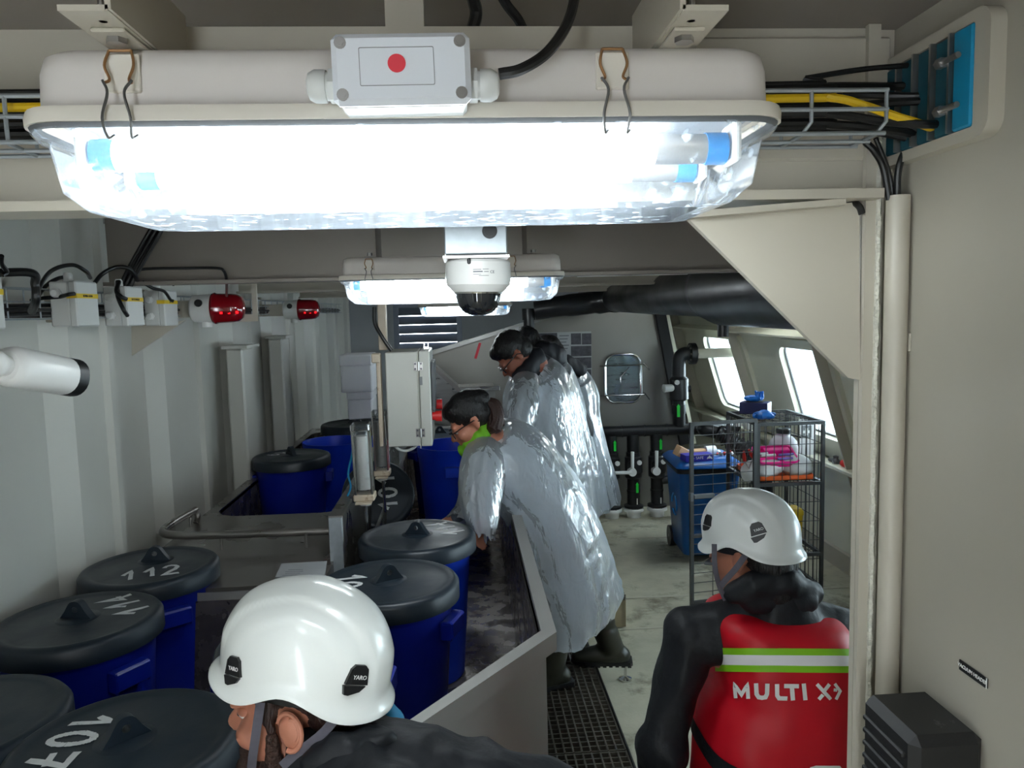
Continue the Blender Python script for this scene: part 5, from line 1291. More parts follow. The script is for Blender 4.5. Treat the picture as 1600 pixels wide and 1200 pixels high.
# pink tray leaning on the bags
t = thing('pink_caddy', 'bright pink plastic caddy with pens on the white bags', 'caddy', P(1222, 716, Y=YF+.12))
pc = Vector((xa+.155, YF+.135, P(1222, 716, Y=YF+.12).z)); RT = Matrix.Rotation(.45, 3, 'X')
PMx = frame(pc, (1, 0, 0), RT@Vector((0, 1, 0)))
MB().prism(rrect(.23, .16, .02, 4), .006, PMx).build('base', 'pink', t)
MB().prism(rrect(.245, .175, .025, 4), .032, PMx, [rrect(.225, .155, .02, 4)]).build('wall', 'pink', t)
m = MB()
for yy in (-.03, .03): m.box(PMx@Vector((0, yy, .014)), (.22, .004, .026), RT)
m.box(PMx@Vector((.02, .045, .03)), (.16, .03, .012), RT, .003); m.build('divider', 'pink', t, smooth=False)
for k, (x0, x1, yy, mt) in enumerate(((-.09, .0, -.008, 'plastic_white'), (.02, .11, -.006, 'purple'), (.0, .09, -.045, 'purple'), (-.10, -.04, .012, 'alu'))):
    MB().cyl(PMx@Vector((x0, yy, .026)), PMx@Vector((x1, yy+.004, .026)), .008, seg=10).build('pen', mt, t)
# first aid sheet on the cage side
fa, fb = P(1254, 650, Y=YB-.05), P(1278, 712, Y=YB-.05)
t = thing('first_aid_sheet', 'pale sheet with a white cross in black square at the cage back', 'sign', ((fa.x+fb.x)/2, YB-.05, fb.z))
MB().box(((fa.x+fb.x)/2, YB-.014, (fa.z+fb.z)/2), (fb.x-fa.x, .002, fa.z-fb.z)).build('sheet', 'purple_paper' if 'purple_paper' in MATS else 'paper', t, smooth=False)
fc = P(1264, 676, Y=YB-.05); s_ = .034
FMx = frame((fc.x, YB-.0155, fc.z), (1, 0, 0), (0, 0, 1))
MB().prism([(-s_, -s_*1.2), (s_, -s_*1.2), (s_, s_*1.2), (-s_, s_*1.2)], .001, FMx).build('black_square', 'label_grey', t, smooth=False)
c_ = .009; L_ = .024
MB().prism([(-c_, -L_), (c_, -L_), (c_, -c_), (L_, -c_), (L_, c_), (c_, c_), (c_, L_), (-c_, L_), (-c_, c_), (-L_, c_), (-L_, -c_), (-c_, -c_)], .0016, FMx).build('cross', 'label_white', t, smooth=False)
# glove box on top
gz = ZT
ga, gb = P(1164, 646, Y=YF+.33), P(1193, 630, Y=YF+.33)
t = thing('glove_box', 'navy and white glove box on top of the wire cage', 'box', (ga.x+.08, YF+.38, gz))
MB().box((ga.x+.085, YF+.38, gz+.038), (.17, .11, .07), rotz(-.6), .002).build('carton', 'carton_navy', t, smooth=False)
Rg = rotz(-.6); MB().box(Vector((ga.x+.085, YF+.38, gz+.038))+Rg@Vector((.086, 0, 0)), (.002, .108, .068), Rg).build('end_panel', 'label_white', t, smooth=False)
MB().box(Vector((ga.x+.085, YF+.38, gz+.0745))+Rg@Vector((0, 0, 0)), (.11, .05, .002), Rg).build('opening', 'label_black', t, smooth=False)
def glove(c, seed, s, label, up):
    rng = random.Random(seed); m = lump(c, (.05*s, .04*s, .022*s), seed, 16, 10, .5, 22)
    for k in range(5):
        an = rng.uniform(0, 6.28) if not up else rng.uniform(-.5, .5)
        d = Vector((math.cos(an)*.7, math.sin(an)*.6, rng.uniform(-.05, .25))) if not up else Vector((math.sin(an)*.6, -.1, 1))
        p0 = Vector(c)+Vector((rng.uniform(-.02, .02), rng.uniform(-.02, .02), 0)); m.tube(bez([p0, p0+d*.035*s, p0+d*.06*s+Vector((rng.uniform(-.012, .012), 0, rng.uniform(-.01, .0)))], 4), [.010*s]*4+[.009*s]*4+[.006*s], 7)
    o = m.build('rubber_glove', 'glove_blue', None, off=Vector(c)); o.location = c; tag(o, label, 'glove', 'blue gloves on the cage'); return o
glove((ga.x+.07, YF+.38, gz+.096), 3, 1.0, 'blue glove pulled half out of the top of the glove box', False)
glove((ga.x+.105, YF+.37, gz+.10), 8, .8, 'pale blue glove finger standing up from the glove box', True)
glove((P(1194, 646, Y=YF+.16).x, YF+.17, gz+.020), 5, 1.25, 'crumpled blue gloves lying in front of the glove box', False)
# yellow bin on the lower shelf
ya_, yb_ = P(1236, 798, Y=YF+.12), P(1258, 860, Y=YF+.12)
t = thing('sharps_bin', 'small yellow plastic bin on the lower cage shelf', 'bin', ((ya_.x+yb_.x)/2, YF+.2, zs2+.01))
wy = .12; cxs = yb_.x-wy/2; zb0, zb1 = zs2+.010, ya_.z
MB().grid([[Vector((x+cxs, y+YF+.2, z)) for x, y in rrect(wy*f, wy*f, .015, 3)] for z, f in ((zb0, .84), (zb0+.004, .88), (zb1-.04, .98), (zb1-.038, 1.04), (zb1-.015, 1.04), (zb1, .9))], True).add([Vector((x+cxs, y+YF+.2, zb1)) for x, y in rrect(wy*.9, wy*.9, .015, 3)], [tuple(range(16))]).build('body', 'yellow_plastic', t, angle=50)
MB().box((cxs+.012, YF+.2-wy*.485, (zb0+zb1)/2-.01), (.05, .002, .07)).build('label', 'label_white', t, smooth=False)
# tools beside the cage
t = thing('hand_pruner', 'small orange handled cutter hanging on the cage door edge', 'cutter', P(1165, 712, Y=YF+.02))
for px0, py0, px1, py1 in ((1162, 705, 1164, 722), (1170, 702, 1177, 715)):
    MB().tube([P(px0, py0, Y=YF+.03), P((px0+px1)/2, (py0+py1)/2+1, Y=YF+.03), P(px1, py1, Y=YF+.03)], [.006, .012, .009], 8).build('handle', 'red_plastic', t)
MB().tube([P(1164, 722, Y=YF+.03), P(1170, 732, Y=YF+.03), P(1177, 715, Y=YF+.03)], .005, 6).build('blade', 'steel', t)
o = lump(P(1172, 738, Y=YF+.10), (.05, .05, .07), 9).build('plastic_bag', 'bag_white', None); tag(o, 'small white bag hanging left of the cage post', 'bag')
# bits on the sill
t = thing('sill_clutter', 'grey knob on the window sill beside the slanting frame', 'knob', P(1304, 712, X=2.4))
sp = P(1306, 716, X=2.42); sp.z = .69
MB().lathe([(.022, 0), (.024, .02), (.014, .035), (.018, .05), (.0, .055)], sp, seg=14).ball(sp+Vector((0, .06, .015)), (.02, .03, .015), 10, 8).build('knob', 'gasket', t)
t = thing('red_float', 'small red float on the window sill', 'float', sp+Vector((0, -.12, 0)))
MB().ball(sp+Vector((0, -.11, .024)), (.026, .03, .024), 14, 10).cyl(sp+Vector((0, -.14, .024)), sp+Vector((0, -.165, .024)), .012, seg=10).build('float', 'red_plastic', t)
# small white bracket boxes by the header pipe end
t = thing('white_block', 'small white plastic block at header pipe end by window sill', 'block', P(1174, 662, Y=5.9))
pb = P(1172, 664, Y=5.9); MB().box(pb, (.08, .06, .07), b=.006).box(pb+Vector((-.09, 0, .01)), (.08, .05, .035), b=.005).build('block', 'plastic_white', t); MB().cyl((pb.x, pb.y, .0), (pb.x, pb.y, pb.z-.035), .012, seg=8).build('stand', 'steel', t)
# ================================================================ people
def cap(mb, p0, p1, r0, r1=None, seg=18):
    p0, p1 = Vector(p0), Vector(p1); r1 = r0 if r1 is None else r1
    mb.ball(p0, r0, seg, 12); mb.ball(p1, r1, seg, 12)
    if (p1-p0).length > 1e-4: mb.cyl(p0, p1, r0, r1, seg=seg)
    return mb
def blob(mb, name, mat, parent, voxel=.008, smooth=4, disp=None):
    """union of overlapping closed shapes as one continuous surface"""
    me = bpy.data.meshes.new('raw'); me.from_pydata(mb.v, [], mb.f); me.update()
    o = bpy.data.objects.new('raw', me); COL.objects.link(o)
    md = o.modifiers.new('r', 'REMESH'); md.mode = 'VOXEL'; md.voxel_size = voxel
    dg = bpy.context.evaluated_depsgraph_get(); m2 = bpy.data.meshes.new_from_object(o.evaluated_get(dg))
    bpy.data.objects.remove(o, do_unlink=True); bpy.data.meshes.remove(me)
    bm = bmesh.new(); bm.from_mesh(m2)
    for _ in range(smooth): bmesh.ops.smooth_vert(bm, verts=bm.verts, factor=.5, use_axis_x=True, use_axis_y=True, use_axis_z=True)
    if disp:
        bm.normal_update()
        for v in bm.verts: v.co += v.normal*disp(v.co)
    off = WL.get(parent.name, Vector((0, 0, 0))) if parent is not None else Vector((0, 0, 0))
    bm.verts.ensure_lookup_table()
    for v in bm.verts: v.co -= off
    bm.to_mesh(m2); bm.free(); m2.shade_smooth(); m2.name = name
    m2.materials.clear(); m2.materials.append(MATS[mat])
    ob = bpy.data.objects.new(name, m2); COL.objects.link(ob)
    if parent is not None: ob.parent = parent
    WL[ob.name] = Vector(off); return ob
def bvh_of(o):
    off = WL[o.name]; me = o.data
    return BVHTree.FromPolygons([v.co+off for v in me.vertices], [tuple(p.vertices) for p in me.polygons])
def hit(bvh, px, py, lift=.002, fallback=None):
    d = ray(px, py).normalized(); loc, nrm, i, dist = bvh.ray_cast(CC, d)
    if loc is None: return fallback, None
    if nrm.dot(d) > 0: nrm = -nrm
    return loc+nrm*lift, nrm
def head_matrix(c, f, roll=0):
    f = Vector(f).normalized(); z = Vector((0, 0, 1)); x = f.cross(z).normalized()*-1
    y = -f; x = y.cross(z).normalized(); x.normalize(); u = x.cross(y).normalized()
    if roll: R_ = Matrix.Rotation(roll, 3, f); x = R_@x; u = R_@u
    m = Matrix((x, y, u)).transposed().to_4x4(); m.translation = Vector(c); return m
def head_parts(mb, H, s=1.0, neck_to=None):
    R_ = H.to_3x3()
    def E(c, r): mb.ball(H@(Vector(c)*s), [k*s for k in r], 22, 16, R_)
    def C(a, b, r0, r1): cap(mb, H@(Vector(a)*s), H@(Vector(b)*s), r0*s, r1*s, 12)
    E((0, .015, .042), (.075, .096, .090)); E((0, -.033, -.03), (.061, .063, .085)); E((0, -.055, -.088), (.040, .042, .032))
    C((0, -.090, .008), (0, -.114, -.026), .008, .013)
    for sx in (-1, 1):
        E((sx*.012, -.103, -.030), (.009, .012, .008)); E((sx*.030, -.083, .022), (.027, .014, .009)); E((sx*.040, -.066, -.028), (.024, .026, .024))
        E((sx*.078, .012, -.008), (.010, .019, .031)); E((sx*.083, .018, -.004), (.007, .016, .028)); C((sx*.045, -.02, -.075), (sx*.02, -.07, -.095), .025, .022)
    E((0, -.094, -.055), (.024, .010, .006)); E((0, -.092, -.066), (.021, .010, .007))
    C((0, .025, -.05), (0, .045, -.14), .053, .058)
    if neck_to is not None: cap(mb, H@(Vector((0, .045, -.13))*s), neck_to, .058*s, .065)
def eyes(H, parent, s=1.0, skin='skin'):
    for sx in (-1, 1):
        e = MB().ball(H@(Vector((sx*.031, -.077, .002))*s), .0120*s, 14, 10).build('eye', 'eye_white', parent)
        MB().ball(H@(Vector((sx*.031, -.0862, .000))*s), .0052*s, 10, 8).build('iris', 'hair_black', e)
        MB().ball(H@(Vector((sx*.031, -.0765, .0052))*s), (.0150*s, .0132*s, .0105*s), 14, 10, H.to_3x3().normalized()).build('eyelid', skin, e)
def glasses(H, parent, s=1.0, mat='clip_black'):
    m = MB()
    for sx in (-1, 1):
        m.tube([H@(Vector((sx*.033+x, -.106+.012*abs(x)/.03*.5, y+.0))*s) for x, y in rrect(.050, .036, .012, 3)], .0028*s, 6, True)
        m.tube([H@(Vector(p)*s) for p in ((sx*.058, -.103, .008), (sx*.078, -.05, .012), (sx*.086, .01, .010), (sx*.084, .03, -.008))], .0028*s, 6)
    m.tube([H@(Vector(p)*s) for p in ((-.009, -.108, .006), (0, -.112, .009), (.009, -.108, .006))], .0026*s, 6)
    g = m.build('glasses', mat, parent)
    for sx in (-1, 1):
        MB().prism(rrect(.048, .034, .011, 3), .0012, Matrix.LocRotScale(None, None, None) if False else H@Matrix.Translation(Vector((sx*.033, -.104, 0))*s)@Matrix.Rotation(PI/2, 4, 'X')@Matrix.Scale(s, 4)).build('lens', 'pane_glass', g)
def hand(mb, wrist, d, palm_n, s=1.0):
    """palm, four unequal bent fingers and a thumb from the side of the palm"""
    d = Vector(d).normalized(); n = Vector(palm_n); n = (n-d*n.dot(d)).normalized(); x = d.cross(n)
    w = Vector(wrist); cap(mb, w, w+d*.03*s, .026*s, .028*s, 12)
    for k, (o, L) in enumerate(((-.030, .068), (-.010, .078), (.010, .073), (.028, .058))):
        a = w+d*.055*s+x*o*s*.95; cap(mb, w+d*.02*s+x*o*s*.6, a+d*.025*s, .0125*s, .0105*s, 10)
        b = a+d*.025*s; c = b+(d*.85+n*.5)*L*.45*s; e = c+(d*.5+n*.85)*L*.40*s
        cap(mb, b, c, .0095*s, .0085*s, 8); cap(mb, c, e, .0085*s, .007*s, 8)
    a = w+d*.03*s-x*.030*s; b = a+(d*.6-x*.8+n*.3)*.04*s; c = b+(d*.9-x*.2+n*.4)*.03*s
    cap(mb, a, b, .013*s, .0105*s, 8); cap(mb, b, c, .0105*s, .008*s, 8)
def wrinkle(amp, fr, seed=0, st=(1, 1, .5)):
    def f(p):
        q = Vector((p.x*st[0], p.y*st[1], p.z*st[2]))*fr+Vector((seed, seed*2.3, seed*.7))
        return amp*((1-abs(noise.noise(q))*2)*.7+noise.noise(q*2.3)*.5-.2)
    return f
def person(label):
    t = thing('person', label, 'person'); return t
def body_mesh(t, H, J, s=1.0, voxel=.008):
    """J: neck, chest, pelvis, and per side shoulder, elbow, wrist, hip, knee, ankle"""
    mb = MB(); head_parts(mb, H, s, J['neck'])
    cap(mb, J['neck'], J['chest'], .065*s, .11*s); cap(mb, J['chest'], J['pelvis'], .12*s, .115*s)
    for k in ('L', 'R'):
        cap(mb, J['chest'], J['sh'+k], .09*s, .055*s); cap(mb, J['sh'+k], J['el'+k], .050*s, .040*s); cap(mb, J['el'+k], J['wr'+k], .040*s, .027*s)
        hd = J.get('hd'+k, (Vector(J['wr'+k])-Vector(J['el'+k])).normalized()); hand(mb, J['wr'+k], hd, J.get('pn'+k, (0, 0, -1)), s)
        cap(mb, J['pelvis'], J['hp'+k], .11*s, .085*s); cap(mb, J['hp'+k], J['kn'+k], .082*s, .055*s); cap(mb, J['kn'+k], J['an'+k], .055*s, .036*s)
        an = Vector(J['an'+k]); td = Vector(J['toe'+k]).normalized(); cap(mb, an+Vector((0, 0, -.045))-td*.03, an+Vector((0, 0, -.052))+td*.13, .034, .026)
    return blob(mb, 'body', J.get('skin', 'skin'), t, voxel, 3)
def clothes(t, name, mat, segs, voxel=.010, smooth=4, amp=.010, fr=9, seed=1, st=(1, 1, .6)):
    mb = MB()
    for a, b, r0, r1 in segs: cap(mb, a, b, r0, r1)
    return blob(mb, name, mat, t, voxel, smooth, wrinkle(amp, fr, seed, st) if amp else None)
def boot(t, ank, toe, knee, r=.062, top=.36, mat='boot_olive'):
    ank = Vector(ank); td = Vector(toe); td.z = 0; td.normalize(); kn = Vector(knee); up = (kn-ank).normalized(); zf = ank.z-.085
    mb = MB(); cap(mb, ank, ank+up*(top-.09), .056, r, 18)
    cap(mb, ank+Vector((0, 0, -.045))-td*.045, ank+Vector((0, 0, -.050))+td*.07, .044, .046); cap(mb, ank+td*.07+Vector((0, 0, -.047)), ank+td*.150+Vector((0, 0, -.052)), .046, .036)
    b = blob(mb, 'boot', mat, t, .009, 3, lambda p: .0035*math.sin((p.z-zf)*95) if p.z > zf+.17 else 0)
    sd = Vector((-td.y, td.x, 0)); m = MB()
    pts = [(-.095, .032), (-.085, .044), (-.02, .040), (.05, .047), (.12, .046), (.165, .032), (.185, .0)]
    loop = [ank+td*a+sd*w_ for a, w_ in pts]+[ank+td*a-sd*w_ for a, w_ in pts[-2::-1]]
    m.add([Vector((p.x, p.y, zf+.006)) for p in loop]+[Vector((p.x, p.y, zf+.022)) for p in loop], [tuple(range(len(loop)))[::-1], tuple(range(len(loop), 2*len(loop)))]+[(i, (i+1) % len(loop), len(loop)+(i+1) % len(loop), len(loop)+i) for i in range(len(loop))])
    for k in range(9):
        c = ank+td*(-.08+.028*k); w_ = np.interp(-.08+.028*k, [p[0] for p in pts], [p[1] for p in pts])
        m.box(Vector((c.x, c.y, zf+.003)), (.016, w_*2, .006), Matrix((td, sd, Vector((0, 0, 1)))).transposed())
    m.build('sole', 'rubber_black', b, smooth=False); return b
def film_loft(t, name, rings, n=72, sub=9, amp=.012, seed=0, closed_top=True, mat='poncho_film', hem=.02):
    """rings: (xl, yl, xr, yr, Y, depth) - silhouette edges in the photo's frame turned into real ellipses at depth Y"""
    R = []
    for xl, yl, xr, yr, Y, dp in rings:
        a, b = P(xl, yl, Y=Y), P(xr, yr, Y=Y); R.append(((a+b)/2, (b-a)/2, dp))
    cs = bez([r[0] for r in R], sub); hs = bez([r[1] for r in R], sub); ds = bez([Vector((r[2], 0, 0)) for r in R], sub)
    rows = []; N = len(cs)
    for j, (c, h, d) in enumerate(zip(cs, hs, ds)):
        tdir = (cs[min(j+1, N-1)]-cs[max(j-1, 0)]).normalized(); dy = h.cross(tdir).normalized()
        if dy.y < 0: dy = -dy
        f = j/(N-1); row = []
        for i in range(n):
            an = 2*PI*i/n; p = c+h*math.cos(an)+dy*d.x*math.sin(an); o = (h.normalized()*math.cos(an)+dy*math.sin(an))
            # long folds that fan out from the neck plus crumple
            w1 = noise.noise(Vector((math.cos(an)*2.6, math.sin(an)*2.6, f*1.1+seed)))
            w2 = noise.noise(Vector((math.cos(an)*6.5, math.sin(an)*6.5, f*2.2+seed*2)))
            w3 = noise.noise(p*16+Vector((seed, 0, 0)))
            k = amp*(.35+.65*f)*(1.5*w1+1.2*(1-2*abs(w2))+.25*w3)+.006
            if j == N-1: p = p+tdir*hem*noise.noise(Vector((math.cos(an)*3, math.sin(an)*3, seed+5)))*2
            row.append(p+o*k)
        rows.append(row)
    m = MB().grid(rows, True); return m.build(name, mat, t, angle=180)
# ---------------------------------------------------------------- helmets
def make_helmet(t, H, mat, s=1.0, px_clips=(), words='YARO', knob=True):
    def surf(th, v):
        # v 0 top .. 1 rim ; th 0 = front (-Y)
        c, sn = math.cos(th), math.sin(th)
        a = .140 if c > 0 else .148; b = .117
        zr = -.012+.012*max(0, c)**2+.040*math.exp(-((c+.08)/.42)**2)*abs(sn)-.012*max(0, -c)
        ph = v*PI/2
        if v <= .86:
            q = v/.86*PI/2*.94; e_ = .80+.2*max(0, 1-v*2.2); r = math.sin(q)**e_; zz = math.cos(q)**.82
            fl = 0
        else:
            q = PI/2*.94; k = (v-.86)/.14; r = math.sin(q)**.80+(.075+.05*max(0, c)**2)*k**1.5; zz = math.cos(q)**.82*(1-k)
        x = sn*b*r; y = -c*a*r+.008; z = zr*(1-zz)+.157*zz
        fade = 1 if v < .70 else max(0, (.86-v)/.16)
        k = .003*math.exp(-((x/.016)**4))+.034*(.5-.5*math.tanh((abs(x)-.052)/.0018))+.024*(.5-.5*math.tanh((abs(x)-.084)/.0018))
        x, y, z = x*(1+k*fade*.6), y*(1+k*fade), z*(1+k*fade)
        return H@(Vector((x, y, z))*s)
    rows = []; NV, NT = 40, 96
    for j in range(NV+1):
        v = max(.012, j/NV); rows.append([surf(2*PI*i/NT, v) for i in range(NT)])
    # lip
    cen = H@Vector((0, .008*s, .02*s))
    lip1 = [p-(H.to_3x3()@Vector((0, 0, .0045)))*s for p in rows[-1]]; lip2 = [(p-cen)*.965+cen for p in lip1]
    inn = [[(p-cen)*.955+cen for p in rows[j]] for j in (NV-2, NV-6, NV-14)]
    m = MB().grid(rows+[lip1, lip2]+inn, True); m.add(rows[0], [tuple(range(NT))])
    h = m.build('helmet', mat, t, angle=55); bv = bvh_of(h)
    # cradle band and rear knob
    def band(z0, z1, k, nm, mt, a0=0, a1=2*PI):
        r_ = []
        for z in (z0, z1): r_.append([H@(Vector((math.sin(a0+(a1-a0)*i/40)*.094*k, -math.cos(a0+(a1-a0)*i/40)*.118*k+.008, z))*s) for i in range(41)])
        return MB().grid(r_).build(nm, mt, h)
    band(-.008, .05, .97, 'cradle', 'clip_black', .75, 2*PI-.75)
    band(-.042, .0, .93, 'nape_band', 'clip_black', PI-.95, PI+.95)
    if knob:
        p = H@(Vector((0, .132, -.020))*s); ax = H.to_3x3()@Vector((0, 1, 0))
        MB().cyl(p-ax*.02*s, p+ax*.012*s, .021*s, .019*s, seg=18).cyl(p+ax*.012*s, p+ax*.020*s, .014*s, seg=18).build('knob', 'clip_black', h)
    up = H.to_3x3()@Vector((0, 0, 1))
    for px, py, sz, tw, wd in px_clips:
        loc, nrm = hit(bv, px, py, .0005)
        if loc is None: continue
        u = (up-nrm*up.dot(nrm)).normalized(); x = u.cross(nrm); F_ = frame(loc, x, u)@Matrix.Rotation(tw, 4, 'Z')
        k = sz
        c = MB().prism([(-.72*k, -.18*k), (.72*k, -.18*k), (.55*k, .70*k), (.32*k, .90*k), (-.30*k, .90*k), (-.55*k, .65*k)], .006*s, F_@Matrix.Translation((0, 0, -.003)))
        c.prism([(-.80*k, -.26*k), (.62*k, -.26*k), (.30*k, -.58*k), (-.40*k, -.80*k), (-.66*k, -.76*k)], .006*s, F_@Matrix.Translation((0, 0, -.003))).box(F_@Vector((-.40*k, .28*k, .0035)), (.05*k, .8*k, .002), F_.to_3x3())
        c = c.build('clip', 'clip_black', h, smooth=False)
        if wd: text(wd, .33*k, F_@Matrix.Translation((.09*k, .22*k, .0036)), 'label_white', c, 'lettering')
    return h, bv
def strap(t, pts, w_, mat, name='chin_strap', thick=.0016):
    p = bez(pts, 6); rows = [[], []]
    for i, q in enumerate(p):
        a = p[max(0, i-1)]; b = p[min(len(p)-1, i+1)]; tg = (b-a).normalized(); vw = (CC-q).normalized(); sd = tg.cross(vw).normalized()*w_/2
        rows[0].append(q-sd); rows[1].append(q+sd)
    m = MB().grid(rows); back = [[v+(v-CC).normalized()*thick for v in r] for r in rows]; m.grid(back, flip=True); return m.build(name, mat, t)

# ================================================================ woman in clear poncho
t = person('woman with ponytail, green neck scarf and clear poncho leaning over the trough')
Yw = 3.28
f = -CR*math.cos(.62)-CU*math.sin(.62)-CF*.10
H = head_matrix(P(735, 658, Y=3.24), f)
g = lambda x, y, Y=Yw: P(x, y, Y=Y)
J = dict(neck=g(752, 690), chest=g(795, 725, 3.3), pelvis=g(888, 838, 3.3), shL=g(765, 730, 3.14), elL=g(752, 780, 3.02), wrL=g(755, 812, 3.0), shR=g(775, 720, 3.44), elR=g(735, 790, 3.50), wrR=g(700, 815, 3.42),
         hpL=g(880, 850, 3.20), knL=g(884, 935, 3.2), anL=Vector((.345, 3.17, .205)), toeL=(-1, -.25, 0), hpR=g(893, 850, 3.38), knR=g(922, 925, 3.36), anR=Vector((.640, 3.35, .205)), toeR=(-1, .15, 0), hdL=(-.3, .2, -1), hdR=(-.8, 0, -.5))
body_mesh(t, H, J, .93, .008)
eyes(H, t, .93); glasses(H, t, .93)
hm = MB(); R3 = H.to_3x3()
def HE(mb, c, r, s=.93): mb.ball(H@(Vector(c)*s), [k*s for k in r], 20, 14, R3)
HE(hm, (0, .020, .052), (.084, .100, .090)); HE(hm, (0, .05, .01), (.080, .075, .07)); HE(hm, (0, -.03, .085), (.07, .06, .045))
cap(hm, H@Vector((0, .08, .05)), g(754, 645, 3.25), .05, .030); 
blob(hm, 'hair', 'hair_black', t, .007, 3, wrinkle(.004, 40, 3, (1, 1, .3)))
pt = MB(); 
for k in range(7):
    o = Vector((random.uniform(-.018, .018), random.uniform(-.02, .02), random.uniform(-.008, .008)))
    q = bez([g(758, 632, 3.25)+o*.5, g(772, 634, 3.24)+o, g(778, 652, 3.22)+o*1.4, g(768+k*2, 672, 3.20)+o*2], 5); pt.tube(q, [.026]*6+[.026]*5+[.021]*4+[.004], 8)
pt.build('ponytail', 'hair_brown', t)
MB().tube([g(753, 633, 3.25)+(R3@Vector((math.cos(a), 0, math.sin(a)))*.033) for a in np.linspace(0, 2*PI, 17)[:-1]], .010, 8, True).build('hair_tie', 'hair_tie_pink' if 'hair_tie_pink' in MATS else 'purple', t)
sc = MB()
for k, (x, y, r) in enumerate(((757, 670, .070), (750, 678, .078), (743, 686, .078), (735, 695, .068))): sc.ball(g(x, y, 3.25), (r*.95, r, r*.55), 20, 12, Matrix.Rotation(-.7, 3, 'Y'))
blob(sc, 'scarf', 'scarf_green', t, .007, 2, lambda p: .0035*math.sin(p.x*110+p.z*80+3*noise.noise(p*12)))
clothes(t, 'jacket', 'under_cloth', [(J['neck'], J['chest'], .070, .115), (J['chest'], J['pelvis'], .12, .13), (J['pelvis'], g(900, 870, 3.3), .13, .115), (J['chest'], J['shL'], .09, .066), (J['shL'], J['elL'], .058, .048), (J['elL'], J['elL'].lerp(J['wrL'], .8), .046, .032),
        (J['chest'], J['shR'], .09, .066), (J['shR'], J['elR'], .058, .048), (J['elR'], J['elR'].lerp(J['wrR'], .8), .046, .032)], .012, 4, .006)
clothes(t, 'trousers', 'trousers', [(J['pelvis'], J['hpL'], .135, .105), (J['hpL'], J['knL'], .10, .075), (J['knL'], J['knL'].lerp(J['anL'], .4), .07, .06), (J['pelvis'], J['hpR'], .135, .105), (J['hpR'], J['knR'], .10, .076), (J['knR'], J['knR'].lerp(J['anR'], .4), .072, .062)], .011, 4, .006)
boot(t, J['anL'], J['toeL'], J['knL']); boot(t, J['anR'], J['toeR'], J['knR'])
film_loft(t, 'poncho', [(733, 706, 768, 672, 3.27, .085), (726, 722, 798, 658, 3.28, .15), (730, 748, 842, 676, 3.29, .20), (752, 778, 880, 720, 3.3, .22), (784, 802, 908, 760, 3.3, .22), (800, 830, 932, 810, 3.3, .22), (812, 868, 950, 860, 3.3, .22), (826, 910, 962, 900, 3.3, .22), (838, 960, 968, 918, 3.3, .22), (846, 1004, 958, 938, 3.3, .22)], amp=.011, seed=1.3, hem=.025)
film_loft(t, 'sleeve', [(748, 692, 772, 702, 3.22, .03), (732, 700, 788, 712, 3.19, .075), (724, 722, 790, 732, 3.15, .095), (721, 745, 785, 762, 3.10, .085), (722, 785, 779, 792, 3.04, .075), (732, 815, 774, 818, 3.0, .062), (746, 838, 768, 840, 2.98, .045)], n=48, amp=.007, seed=4.1)
film_loft(t, 'sleeve', [(735, 712, 800, 726, 3.42, .10), (725, 745, 780, 762, 3.47, .085), (716, 790, 765, 800, 3.47, .07), (700, 810, 735, 822, 3.42, .045)], n=40, amp=.007, seed=6.1)

# ================================================================ men in ponchos at the far side
def poncho_man(label, head_px, f, s, J, rings, sleeves, hair, seed, collar=None, glass=False, tall=.90, skin='skin_dark'):
    t = person(label); H = head_matrix(P(*head_px[:2], Y=head_px[2]), f); J['skin'] = skin
    body_mesh(t, H, J, s, .010); eyes(H, t, s, skin)
    if glass: glasses(H, t, s)
    hm = MB(); R3 = H.to_3x3()
    for c, r in (((0, .022, .052), (.082, .100, .088)), ((0, .055, .0), (.074, .066, .07)), ((0, -.035, .085), (.064, .055, .040))): hm.ball(H@(Vector(c)*s), [k*s for k in r], 20, 14, R3)
    blob(hm, 'hair', 'hair_black', t, .008, 2, wrinkle(.006, 45, seed))
    clothes(t, 'jacket', 'jacket_navy', [(J['neck'], J['chest'], .07, .115), (J['chest'], J['pelvis'], .125, .13)]+[sg for k in 'LR' for sg in ((J['chest'], J['sh'+k], .09, .066), (J['sh'+k], J['el'+k], .058, .05), (J['el'+k], J['el'+k].lerp(J['wr'+k], .8), .046, .034))], .012, 4, .006, seed=seed)
    if collar: clothes(t, 'hood', 'jacket_navy', collar, .010, 4, .010, 14, seed)
    clothes(t, 'trousers', 'trousers', [(J['pelvis'], J['hpL'], .13, .10), (J['hpL'], J['knL'], .095, .072), (J['knL'], J['knL'].lerp(J['anL'], .5), .07, .06), (J['pelvis'], J['hpR'], .13, .10), (J['hpR'], J['knR'], .095, .072), (J['knR'], J['knR'].lerp(J['anR'], .5), .07, .06)], .012, 4, .005)
    for k in 'LR': boot(t, J['an'+k], J['toe'+k], J['kn'+k])
    film_loft(t, 'poncho', rings, amp=.012, seed=seed)
    for i, sl in enumerate(sleeves): film_loft(t, 'sleeve', sl, n=44, amp=.008, seed=seed+3+i)
    return t
def legs(px, Y, zf, dx=.0):
    p = P(px, 790, Y=Y); J = {}
    for k, dy in (('L', -.10), ('R', .10)):
        J['hp'+k] = Vector((p.x-.02, Y+dy, .93)); J['kn'+k] = Vector((p.x-.03, Y+dy, .55)); J['an'+k] = Vector((p.x+dx, Y+dy, zf+.085)); J['toe'+k] = (-1, .0, 0)
    J['pelvis'] = Vector((p.x, Y, .98)); return J
ZPL = .193
